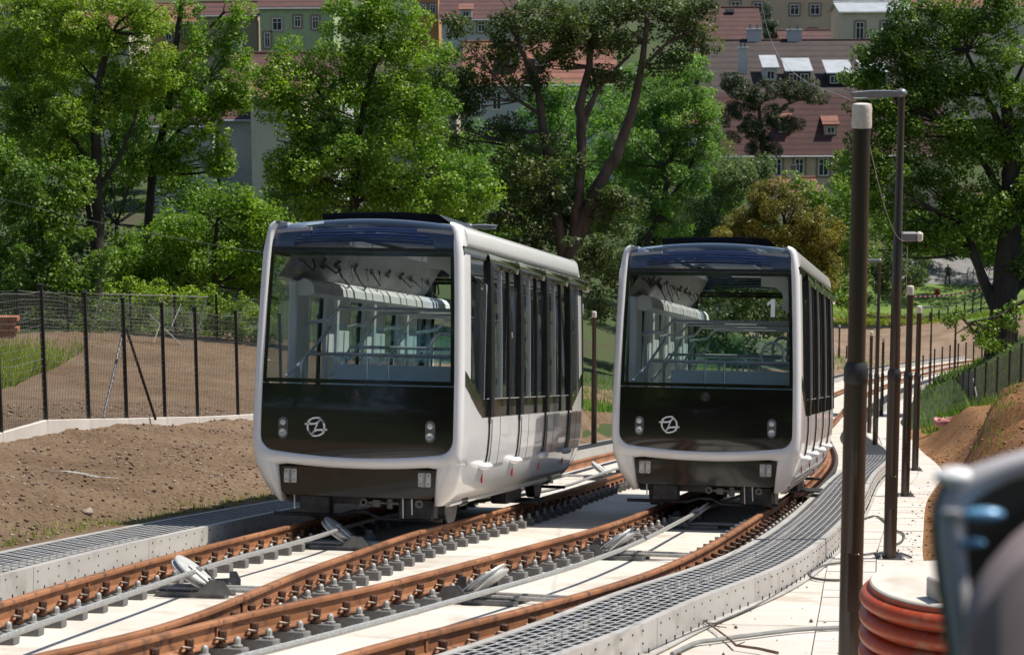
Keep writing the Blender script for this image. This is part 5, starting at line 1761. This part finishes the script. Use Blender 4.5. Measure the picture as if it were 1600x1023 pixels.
def samp_tuft(r, n):
    c = r.random(n)
    px = np.where(c < .5, 1560 + 40 * r.random(n), 1520 + 70 * r.random(n))
    v = 29 + 9 * r.random(n)
    k = np.array([W2T(P(x, 690 - (x - 1520) * .55 + 12 * r.normal(), q)) for x, q in zip(px, v)])
    u, v = k[:, 0], k[:, 1]
    return u, v, slope_w(u, v)


def samp_moss(r, n):
    v = 15 + 22 * r.random(n)
    f = np.floor(r.random(n) * 26) / 26
    v = 14 + 24 * f + r.normal(0, .25, n)
    u = G_LO(v) - .12 - np.abs(r.normal(0, .22, n))
    return u, v, bank_w(u, v)


def samp_bank(r, n):
    v = 56 + 62 * r.random(n)
    u = S_R(v) + .5 + 26 * r.random(n)
    w = np.where(v < 73, slope_w(u, v), ground(u, v) - .05)
    return u, v, np.maximum(w, ground(u, v) - .1)


blades('weed_bank', 42000, samp_bank, .06, .36, 'l_mid', 'tall weeds covering the bank behind the right fence', 76, .026)
def samp_lawn(r, n):
    k = np.array([W2T(P(1180 + 440 * a, 474 + 26 * b, 150 + 14 * (1 - b))) for a, b in zip(r.random(n), r.random(n))])
    return k[:, 0], k[:, 1], ground(k[:, 0], k[:, 1])


blades('lawn_grass', 9000, samp_lawn, .04, .20, 'grass', 'long sunlit grass of the far lawn', 77, .07)
def samp_bank2(r, n):
    v = 57 + 75 * r.random(n) ** 1.3
    u = G_LO(v) - .4 - 7 * r.random(n) ** 1.3
    return u, v, np.maximum(ground(u, v) - .1, np.where(v < 74, bank_w(u, v), -99))


blades('bank_grass', 16000, samp_bank2, .06, .28, 'l_ash', 'rough grass on the bank left of the track, far behind the larger car', 78, .022)
blades('grass_patch', 15000, samp_grass, .12, .55, 'grass', 'sunny yellow-green grass patch behind the left fence', 71, .014)
blades('grass_tufts', 600, samp_tuft, .03, .10, 'grass', 'short green tufts on the orange soil slope', 72, .010)
blades('grass_fringe', 2600, samp_moss, .02, .07, 'grass', 'sparse short green fringe along the left walkway', 73, .008)

# ------------------------------------------------------------------ houses across the valley
def house(name, label, x0, x1, prof, ybase, depth, wall, roofs, windows=(), chimneys=(), dormers=(), group='houses across the valley', skylights=()):
    """prof: (pixel row, distance) of the eave, any break and the ridge; roofs: one material per slope"""
    D0 = prof[0][1]
    k = D0 / F_PX
    eave = P(x0, prof[0][0], D0)
    org = Vector((eave[0], eave[1], eave[2] - (ybase - prof[0][0]) * k / math.cos(PITCH)))
    root = empty(name, Matrix.Translation(org))
    tag(root, label, 'house', group)
    Wd = (x1 - x0) * k
    pr = []
    for y, D in prof:
        q = P(x0, y, D) - np.array(org)
        pr.append((q[1], q[2]))
    yr, zr = pr[-1]
    y0, z0 = pr[0]
    yb = yr + (yr - y0)
    loop = [(y0 + .35, -6)] + [(y0 + .35, z0 - .15)] + [(a, b - .2) for a, b in pr[1:]] + [(yb - .35, z0 - .15), (yb - .35, -6)]
    MB().prism(loop, lambda a, b: (0, a, b), lambda a, b: (Wd, a, b)).build('wall', wall, root)
    segs = list(zip(pr[:-1], pr[1:]))
    for i, (p, q) in enumerate(segs):
        MB().prism([(p[0], p[1]), (q[0], q[1]), (q[0], q[1] - .18), (p[0], p[1] - .18)], lambda a, b: (-.4, a, b), lambda a, b: (Wd + .4, a, b)).build('roof', roofs[i], root)
    MB().prism([(yr + .004, zr), (yb, z0), (yb, z0 - .18), (yr + .004, zr - .18)], lambda a, b: (-.4, a, b), lambda a, b: (Wd + .4, a, b)).build('roof', roofs[-1], root)
    MB().tube([(-.4, yr, zr + .02), (Wd + .4, yr, zr + .02)], .14, 8).build('ridge_tiles', roofs[-1], root)
    MB().tube([(-.4, y0 - .05, z0 - .12), (Wd + .4, y0 - .05, z0 - .12)], .09, 6).build('gutter', 'zinc', root)
    for (x, y, w, h, *sur) in windows:
        cx, cz = (x - x0) * k, z0 - (y - prof[0][0]) * k / math.cos(PITCH)
        ww, hh = w * k, h * k
        fr = MB()
        fy = y0 + .35
        t = .09
        for dx, dz, a, b in ((-ww / 2, 0, t, hh), (ww / 2, 0, t, hh), (0, hh / 2, ww + t, t), (0, -hh / 2, ww + t, t), (0, 0, t * .7, hh - t), (0, hh * .18, ww - t, t * .6)):
            fr.box((cx + dx, fy - .03 - (.004 if a > b else 0), cz + dz), (a, .08, b))
        wo = fr.build('window', 'winframe', root)
        MB().box((cx, fy - .006, cz), (ww, .03, hh)).build('pane', 'winglass', wo)
        s_ = MB()
        e = .22
        for dx, dz, a, b in ((-ww / 2 - e / 2 - .05, 0, e, hh + 2 * e), (ww / 2 + e / 2 + .05, 0, e, hh + 2 * e), (0, hh / 2 + e / 2 + .05, ww + .1, e), (0, -hh / 2 - e / 2 - .05, ww + .1, e)):
            s_.box((cx + dx, fy - .012, cz + dz), (a, .05, b))
        s_.build('surround', sur[0] if sur else 'winsurround', wo)
    for (x, yt, ybm, w, D, m) in chimneys:
        a, b = P(x, yt, D) - np.array(org), P(x, ybm, D) - np.array(org)
        kk = D / F_PX
        c = MB().box((a[0], a[1], (a[2] + b[2]) / 2), (w * kk, w * kk * .7, a[2] - b[2]))
        ch = c.build('chimney', m, root)
        MB().box((a[0], a[1], a[2] + .06), (w * kk + .2, w * kk * .7 + .2, .12)).build('chimney_cap', 'zinc', ch)
        for dx in (-.25, .25):
            MB().cyl((a[0] + dx * w * kk, a[1], a[2] + .12), (a[0] + dx * w * kk, a[1], a[2] + .5), .12, 8).build('chimney_pot', 'midsteel', ch)
    for (x, y, w, h, D, wm, rm, roofh) in dormers:
        c = P(x, y, D) - np.array(org)
        kk = D / F_PX
        ww, hh = w * kk, h * kk
        d = MB().box((c[0], c[1] + 1.2, c[2]), (ww, 2.4, hh)).build('dormer', wm, root)
        rz = roofh * kk
        MB().prism([(-.25, 0), (2.9, rz), (2.9, rz + .1), (-.25, .1)], lambda a, b: (c[0] - ww / 2 - .2, c[1] + a, c[2] + hh / 2 + b), lambda a, b: (c[0] + ww / 2 + .2, c[1] + a, c[2] + hh / 2 + b)).build('dormer_roof', rm, d)
        np_ = 2 if w > 22 else 1
        for q in range(np_):
            xx = c[0] + (q - (np_ - 1) / 2) * ww * .48
            sw = ww * (.36 if np_ == 2 else .62)
            m = MB().box((xx, c[1] - .03, c[2] - hh * .03), (sw, .08, hh * .72), 0)
            m.box((xx, c[1] - .075, c[2] - hh * .03), (sw * .80, .03, hh * .56), 1)
            m.box((xx, c[1] - .10, c[2] - hh * .03), (sw * .07, .03, hh * .6), 0)
            m.build('dormer_window', ['winframe', 'winglass'], d)
    for (x, y, w, h, D) in skylights:
        c = P(x, y, D) - np.array(org)
        kk = D / F_PX
        MB().box((c[0], c[1], c[2]), (w * kk, .25, h * kk), 0, Matrix.Rotation(-.6, 3, 'X')).build('skylight', 'winglass', root)
    return root


house('mansard_house', 'big house with dark double-pitched roof, chimneys and zinc dormers, upper right', 1128, 1480, [(243, 186), (147, 189.5), (64, 201)], 330, 20, 'w_beige', ['r_maroon', 'r_dark'],
      [(1250, 262, 13, 26), (1288, 262, 15, 26), (1215, 262, 13, 26), (1325, 262, 14, 26)],
      [(1178, 47, 70, 22, 201, 'w_white'), (1241, 48, 70, 22, 201, 'w_white'), (1161, 76, 122, 13, 193.5, 'w_white')],
      [(1204, 117, 20, 20, 191.5, 'w_white', 'zinc', 17), (1248, 121, 37, 17, 191, 'r_dark', 'zinc', 18), (1312, 124, 36, 17, 191, 'r_dark', 'zinc', 18), (1366, 124, 36, 17, 191, 'r_dark', 'zinc', 18), (1227, 200, 20, 15, 187, 'w_tan', 'r_red', 20), (1298, 203, 20, 15, 187, 'w_tan', 'r_red', 22)])
house('beige_apartment_house', 'pale beige house with brown-framed windows along the top edge, right of centre', 1112, 1330, [(-34, 262), (-70, 268)], 120, 16, 'w_beige', ['r_maroon'],
      [(1243, 15, 13, 15), (1275, 15, 14, 15), (1272, 54, 14, 18), (1312, 15, 13, 15), (1150, 10, 13, 15), (1185, 12, 13, 15)])
house('maroon_roof_house', 'house with a steep maroon tiled roof below the beige house', 1092, 1190, [(76, 238), (12, 244)], 130, 12, 'w_beige', ['r_maroon'], [], [], [], skylights=[(1140, 18, 14, 6, 243)])
house('low_link_house', 'low link building with small brown roof beside the blue fir', 1225, 1320, [(66, 244), (48, 248)], 110, 8, 'w_beige', ['r_maroon'], [(1290, 76, 12, 12)])
house('white_palace', 'white columned house with zinc cornice at the top right', 1316, 1424, [(18, 232), (4, 236)], 140, 14, 'w_cream', ['zinc'], [(1345, 48, 12, 26), (1385, 48, 12, 26)], [(1364, 52, 74, 12, 226, 'w_white')])
house('red_roof_house', 'house with the small red roof at the extreme top right', 1400, 1640, [(12, 262), (-12, 268)], 110, 12, 'w_cream', ['r_red'], [(1460, 35, 12, 16), (1500, 35, 12, 16)], [], [], skylights=[(1440, 2, 14, 6, 263)])
house('long_red_house', 'white-walled house with a long sunlit red roof seen through the dark tree', 728, 960, [(132, 176), (66, 184)], 260, 16, 'w_white', ['r_red'], [(776, 158, 13, 26, 'w_white'), (745, 160, 12, 26, 'w_white'), (830, 158, 13, 26, 'w_white'), (880, 158, 13, 26, 'w_white')], [(815, 52, 80, 14, 181, 'w_white')], [(800, 92, 24, 16, 178, 'w_white', 'r_maroon', 12), (846, 96, 20, 14, 178, 'w_white', 'r_red', 12)])
house('crimson_house', 'crimson-roofed house above the long red roof', 690, 800, [(30, 240), (-8, 246)], 110, 12, 'w_white', ['r_maroon'], [(716, 42, 10, 16), (752, 42, 10, 16)], [], [(728, 22, 18, 12, 238, 'w_white', 'r_red', 8)])
house('orange_house', 'narrow orange house at the top, between two maples', 648, 684, [(-14, 250), (-40, 256)], 120, 9, 'w_orange', ['r_red'], [(660, 14, 9, 14), (676, 14, 8, 14)])
house('grey_roof_house', 'house with dark roof and tall grey chimney between the two big maples', 560, 712, [(142, 190), (88, 198)], 260, 12, 'w_cream', ['r_dark'], [(600, 160, 12, 22), (640, 160, 12, 22)], [(640, 62, 110, 12, 193, 'w_white')])
house('green_house', 'pale green house with grey windows, top left of centre', 405, 520, [(12, 228), (-12, 233)], 150, 12, 'w_green', ['r_maroon'], [(416, 62, 8, 22), (464, 34, 9, 16), (432, 38, 14, 18, 'w_tan'), (492, 36, 9, 18)])
house('tan_gable_house', 'tan rendered house with bare side wall, left of the green house', 306, 400, [(24, 236), (4, 240)], 140, 10, 'w_tan', ['r_maroon'], [(383, 30, 7, 10)], [(368, 66, 84, 18, 226, 'w_white'), (377, 44, 66, 4, 226, 'midsteel')])
house('yellow_house', 'yellow house under a red roof, above the bent trunk', 236, 312, [(36, 244), (6, 250)], 140, 10, 'w_yellow', ['r_red'], [(262, 55, 9, 16), (290, 52, 9, 16)])
house('brown_roof_house', 'house with a long brown tiled roof and white blank wall, left of the big maple', 340, 520, [(186, 150), (84, 160)], 330, 16, 'w_white', ['r_maroon'], [(404, 218, 14, 20, 'w_white')])
house('red_strip_house', 'house with a strip of orange-red tiles below the brown roof', 390, 470, [(152, 146), (134, 149)], 190, 5, 'w_cream', ['r_red'])
house('left_red_house', 'red tiled roof peeping out at the top left corner', 60, 200, [(46, 200), (22, 206)], 160, 12, 'w_cream', ['r_red'], [(100, 62, 10, 14), (150, 62, 10, 14)])
house('corner_house', 'maroon roof behind the left red roof, top left corner', 10, 150, [(20, 246), (-24, 252)], 120, 12, 'w_tan', ['r_maroon'])
house('grey_wall_house', 'blue-grey wall glimpsed behind the bent trunk', 236, 330, [(196, 148), (168, 152)], 300, 8, 'w_white', ['r_dark'], [(285, 232, 12, 18, 'w_white')])
house('peach_house', 'peach coloured house glimpsed through the ash tree', 1060, 1110, [(196, 150), (176, 154)], 290, 8, 'w_beige', ['r_red'], [(1082, 225, 10, 16)])
hr = house('hip_roof_cottage', 'small cottage with red roof above the golden bush', 1186, 1282, [(308, 132), (279, 137)], 350, 8, 'w_cream', ['r_red'], [(1215, 322, 10, 14)], [(1240, 270, 285, 8, 135, 'w_white')])

# ------------------------------------------------------------------ small things
# corrugated manhole riser under a concrete lid
def riser():
    D = 11.2
    c = Vector(P(1492, 910, D))
    k = D / F_PX
    R = 146 * k
    zb = -1.05
    root = empty('manhole_riser', Matrix.Translation(c + Vector((0, 0, zb))))
    tag(root, 'orange-red corrugated plastic manhole riser under a pale concrete lid', 'manhole')
    prof = []
    z = -zb - .035
    pitch = .102
    prof.append((R - .02, -.3))
    zz = []
    q = z
    while q > 0.0:
        zz.append(q)
        q -= pitch
    for q in zz[::-1]:
        for a in np.linspace(-math.pi / 2, math.pi / 2, 9):
            prof.append((R - .045 + .048 * math.cos(a), q - pitch / 2 + .046 * math.sin(a)))
    prof.append((R - .045, z + .02))
    MB().lathe((0, 0, 0), prof, 64).build('corrugated_pipe', 'riser', root, 50)
    MB().lathe((0, 0, 0), [(R - .07, -zb - .06), (R - .052, -zb - .045), (R - .050, -zb - .008), (R - .058, -zb)], 64).build('concrete_lid', 'concrete', root, 40)
    p = Vector(P(1474, 912, 10.9)) - c
    b = tag(MB().box((0, 0, .055), (.13, .13, .11), bev=.008).build('concrete_block', 'concrete_kerb', None, False, Matrix.Translation(c + Vector((p.x, p.y, .002))) @ Matrix.Rotation(.35, 4, 'Z')), 'small grey concrete block lying on the manhole lid', 'block')


riser()


# blurred vehicle corner very close on the right
def near_vehicle():
    D = 2.0
    K = D / 2.9
    def Q(x, y, d=D):
        return Vector(P(x, y, d))
    base = Q(1560, 1023)
    base.z = T(.7, 3, W_BED)[2]
    root = empty('close_vehicle', Matrix.Translation(base))
    tag(root, 'blurred grey-framed vehicle window corner cutting into the lower right of view', 'vehicle')
    def L(x, y, d=D):
        return Q(x, y, d) - base
    path = [L(1790, 690), L(1690, 705), L(1620, 718), L(1575, 730), L(1530, 748), L(1500, 768), L(1487, 800), L(1487, 850), L(1494, 910), L(1503, 970), L(1512, 1030), L(1524, 1120), L(1540, 1250)]
    MB().tube(path, [r_ * K * 1.2 for r_ in [.014] * 4 + [.0165, .0175, .0165, .0155] + [.015] * 5], 14).build('window_frame', 'v_frame', root, 60)
    MB().tube([p + Vector((-.008, .02, -.002)) for p in path[4:]], .012 * K, 12).build('rubber_seal', 'v_dark', root, 60)
    g_ = [L(1800, 700, D + .03), L(1600, 728, D + .03), L(1535, 755, D + .03), L(1500, 780, D + .03), L(1495, 850, D + .03), L(1505, 960, D + .03), L(1520, 1250, D + .03), L(1800, 1250, D + .03)]
    g2 = [p + Vector((0, .02, 0)) for p in g_]
    n = len(g_)
    MB().add(g_ + g2, [tuple(range(n)), tuple(range(2 * n - 1, n - 1, -1))] + [(i, n + i, n + (i + 1) % n, (i + 1) % n) for i in range(n)]).build('dark_glass', 'v_glass', root)
    c = L(1537, 803, D - .02)
    MB().ellipsoid(c, (.029 * K, .012 * K, .0095 * K), 20, 12).build('blue_lamp', 'v_blue', root, True)
    MB().tube([c + Vector((-.03 * K, 0, 0)), c + Vector((-.055 * K, .01, 0))], .005 * K, 8).build('lamp_stalk', 'v_frame', root, True)
    c = L(1517, 848, D - .01)
    MB().ellipsoid(c, (.020 * K, .008 * K, .006 * K), 16, 8).build('lower_knob', 'v_blue', root, True)
    c = L(1493, 745, D)
    MB().ellipsoid(c, (.030 * K, .022 * K, .014 * K), 20, 12).build('white_knob', 'white', root, True)
    # padded panel rising towards the right, in front of the glass, down to the ground
    top = [(1503, 985), (1516, 922), (1545, 878), (1580, 838), (1620, 805), (1700, 775), (1800, 755)]
    rows = []
    for t in np.linspace(0, 1, 5):
        rows.append([L(x, y + t * 60, D - .02 - .06 * math.sin(t * 1.5)) for x, y in top])
    rows.append([Vector((q.x, q.y, .15)) for q in rows[-1]])
    MB().grid(rows).build('padded_panel', 'v_mauve', root, 60)
    b0 = base
    MB().box((.12, .25, .32), (.46, .40, .64), bev=.05).build('lower_body', 'v_mauve', root)
    for x in (-.02, .28):
        MB().lathe((x, .1, .16), [(.06, -.04), (.16, -.035), (.16, .035), (.06, .04)], 18, 0, 'X').build('wheel', 'v_dark', root, 40)


near_vehicle()

# coil of pink hose
h = MB()
c = Vector(P(1478, 664, 60))
for i, (r_, dz) in enumerate(((.27, .0), (.25, .06), (.28, .09))):
    h.tube([(r_ * 1.15 * math.cos(a) , r_ * math.sin(a), dz + .06 + .02 * math.sin(3 * a)) for a in np.linspace(0, 6.2832, 26)], .038, 8, 0, False)
h.tube([(.28, .1, .09), (.45, .2, .06), (.75, .1, .03)], .036, 8)
tag(h.build('hose_coil', 'hose', None, True, Matrix.Translation(c)), 'coil of pink hose lying at the foot of the orange mound', 'hose')

# striped tape
a, b = Vector(P(1400, 461, 150)), Vector(P(1562, 444, 150))
tp = MB()
n = 44
for i in range(n):
    t0, t1 = i / n, (i + 1) / n
    q = [a.lerp(b, t) - Vector((0, 0, 1.1 * 4 * t * (1 - t) * .35)) for t in (t0, t1)]
    d_ = Vector((0, 0, .065))
    e_ = Vector((0, .01, 0))
    tp.add([q[0] - d_, q[1] - d_, q[1] + d_, q[0] + d_, q[0] - d_ + e_, q[1] - d_ + e_, q[1] + d_ + e_, q[0] + d_ + e_], [(0, 1, 2, 3), (7, 6, 5, 4)], i % 2)
tag(tp.build('barrier_tape', ['white', 'red']), 'red and white barrier tape strung across the far lawn', 'tape')

def hit(px, py, d0=60.0):
    D = d0
    while D < 420:
        q = W2T(P(px, py, D))
        if q[2] < float(ground(q[0], q[1])):
            break
        D += .5
    q[2] = float(ground(q[0], q[1]))
    return D, Vector(T(*q))


# distant walker
def person():
    D_, c = hit(1480.5, 447)
    print('walker', D_)
    v = [(0, 0, .95), (0, 0, 1.12), (0, 0, 1.32), (0, 0, 1.46), (0, 0, 1.54), (0, -.02, 1.66),
         (.10, 0, .90), (.13, -.05, .50), (.15, .02, .07), (.15, -.12, .03), (-.10, 0, .90), (-.14, .05, .50), (-.16, .10, .07), (-.16, -.04, .03),
         (.19, 0, 1.40), (.25, .03, 1.14), (.22, -.10, .93), (.21, -.14, .84), (-.19, 0, 1.40), (-.25, .02, 1.14), (-.20, -.12, 1.0), (-.12, -.2, .98)]
    e = [(0, 1), (1, 2), (2, 3), (3, 4), (4, 5), (0, 6), (6, 7), (7, 8), (8, 9), (0, 10), (10, 11), (11, 12), (12, 13), (3, 14), (14, 15), (15, 16), (16, 17), (3, 18), (18, 19), (19, 20), (20, 21)]
    r = [.15, .15, .17, .13, .06, .105, .10, .07, .05, .045, .10, .07, .05, .045, .07, .052, .04, .04, .07, .052, .04, .04]
    me = bpy.data.meshes.new('person')
    me.from_pydata(v, e, [])
    m, nt, b = new_mat('walker_clothes')
    tc = nt.nodes.new('ShaderNodeTexCoord')
    sp = nt.nodes.new('ShaderNodeSeparateXYZ')
    nt.links.new(tc.outputs['Object'], sp.inputs[0])
    mr = nt.nodes.new('ShaderNodeMath')
    mr.operation = 'DIVIDE'
    mr.inputs[1].default_value = 1.8
    nt.links.new(sp.outputs['Z'], mr.inputs[0])
    col = ramp(nt, mr.outputs[0], [(0.0, (.02, .02, .02)), (.06, (.035, .04, .05)), (.52, (.04, .045, .055)), (.54, (.05, .055, .06)), (.835, (.05, .055, .06)), (.845, (.42, .29, .22)), (.95, (.42, .30, .24))])
    for el in nt.nodes:
        if el.type == 'VALTORGB':
            el.color_ramp.interpolation = 'CONSTANT'
    nt.links.new(col, b.inputs['Base Color'])
    b.inputs['Roughness'].default_value = .8
    me.materials.append(m)
    o = link('person', me, None, Matrix.Translation(c))
    o.modifiers.new('skin', 'SKIN')
    sv = me.skin_vertices[0].data
    for i, q in enumerate(r):
        sv[i].radius = (q, q * .8)
    sv[0].use_root = True
    ss_ = o.modifiers.new('sub', 'SUBSURF')
    ss_.levels = ss_.render_levels = 1
    tag(o, 'distant person in dark clothes standing on the shaded path', 'person')
    MB().ellipsoid((0, -.01, 1.72), (.10, .115, .075), 12, 8).build('pale_hair', 'concrete', o, True)


person()

# red machine on the far grass
D_, c = hit(1464, 471)
print('machine', D_, [round(hit(*q)[0]) for q in ((1310, 596), (1403, 600), (1452, 626), (1491, 588), (1405, 560), (1410, 452), (1560, 548), (1420, 480), (1478, 664), (1464, 662), (1593, 637))])
rm = empty('red_machine', Matrix.Translation(c))
tag(rm, 'small bright red machine standing on the lawn below the path', 'machine')
MB().box((0, 0, .45), (.42, .36, .62), bev=.06).build('body', 'red', rm)
MB().lathe((0, 0, 0), [(.16, .74), (.20, .78), (.16, .92), (.06, 1.0)], 12).build('hood', 'red', rm, 40)
MB().tube([(-.2, 0, .6), (-.34, 0, .45), (-.36, 0, .2)], .04, 6).build('hose_arm', 'red', rm)
for x in (-.14, .14):
    MB().box((x, 0, .08), (.1, .3, .2)).build('foot', 'red', rm)


# bricks at the left edge
c = Vector(P(2, 527, 58))
bs = empty('brick_stack', Matrix.Translation(c))
tag(bs, 'stack of orange bricks on the soil at the left picture edge', 'bricks')
for i in range(4):
    for j in range(4):
        MB().box((-.28 + .26 * i + (.12 if j % 2 else 0) - .25, 0, .07 + .15 * j), (.25, .3, .14), bev=.008).build('brick', 'brick', bs)

# thin pale strips lying on the soil
for i, ((x0, y0), (x1, y1)) in enumerate((((78, 733), (172, 741)), ((95, 729), (160, 738)), ((100, 738), (185, 742)), ((84, 730), (140, 735)))):
    pass
st_ = MB()
for (x0, y0), (x1, y1) in (((78, 733), (172, 741)), ((95, 729), (160, 739)), ((100, 738), (185, 742)), ((84, 731), (140, 735))):
    pts = []
    for t in np.linspace(0, 1, 6):
        q = W2T(P(x0 + (x1 - x0) * t, y0 + (y1 - y0) * t, 26.6))
        pts.append((q[0], q[1] + .1 * math.sin(7 * t + x0), float(bank_w(q[0], q[1])) + .03))
    st_.tube(pts, .006, 5)
o = tag(st_.build('wire_scraps', 'galv', None, False, M_TRACK), 'pale wire scraps lying on the brown soil, mid left', 'scraps', kind='stuff')
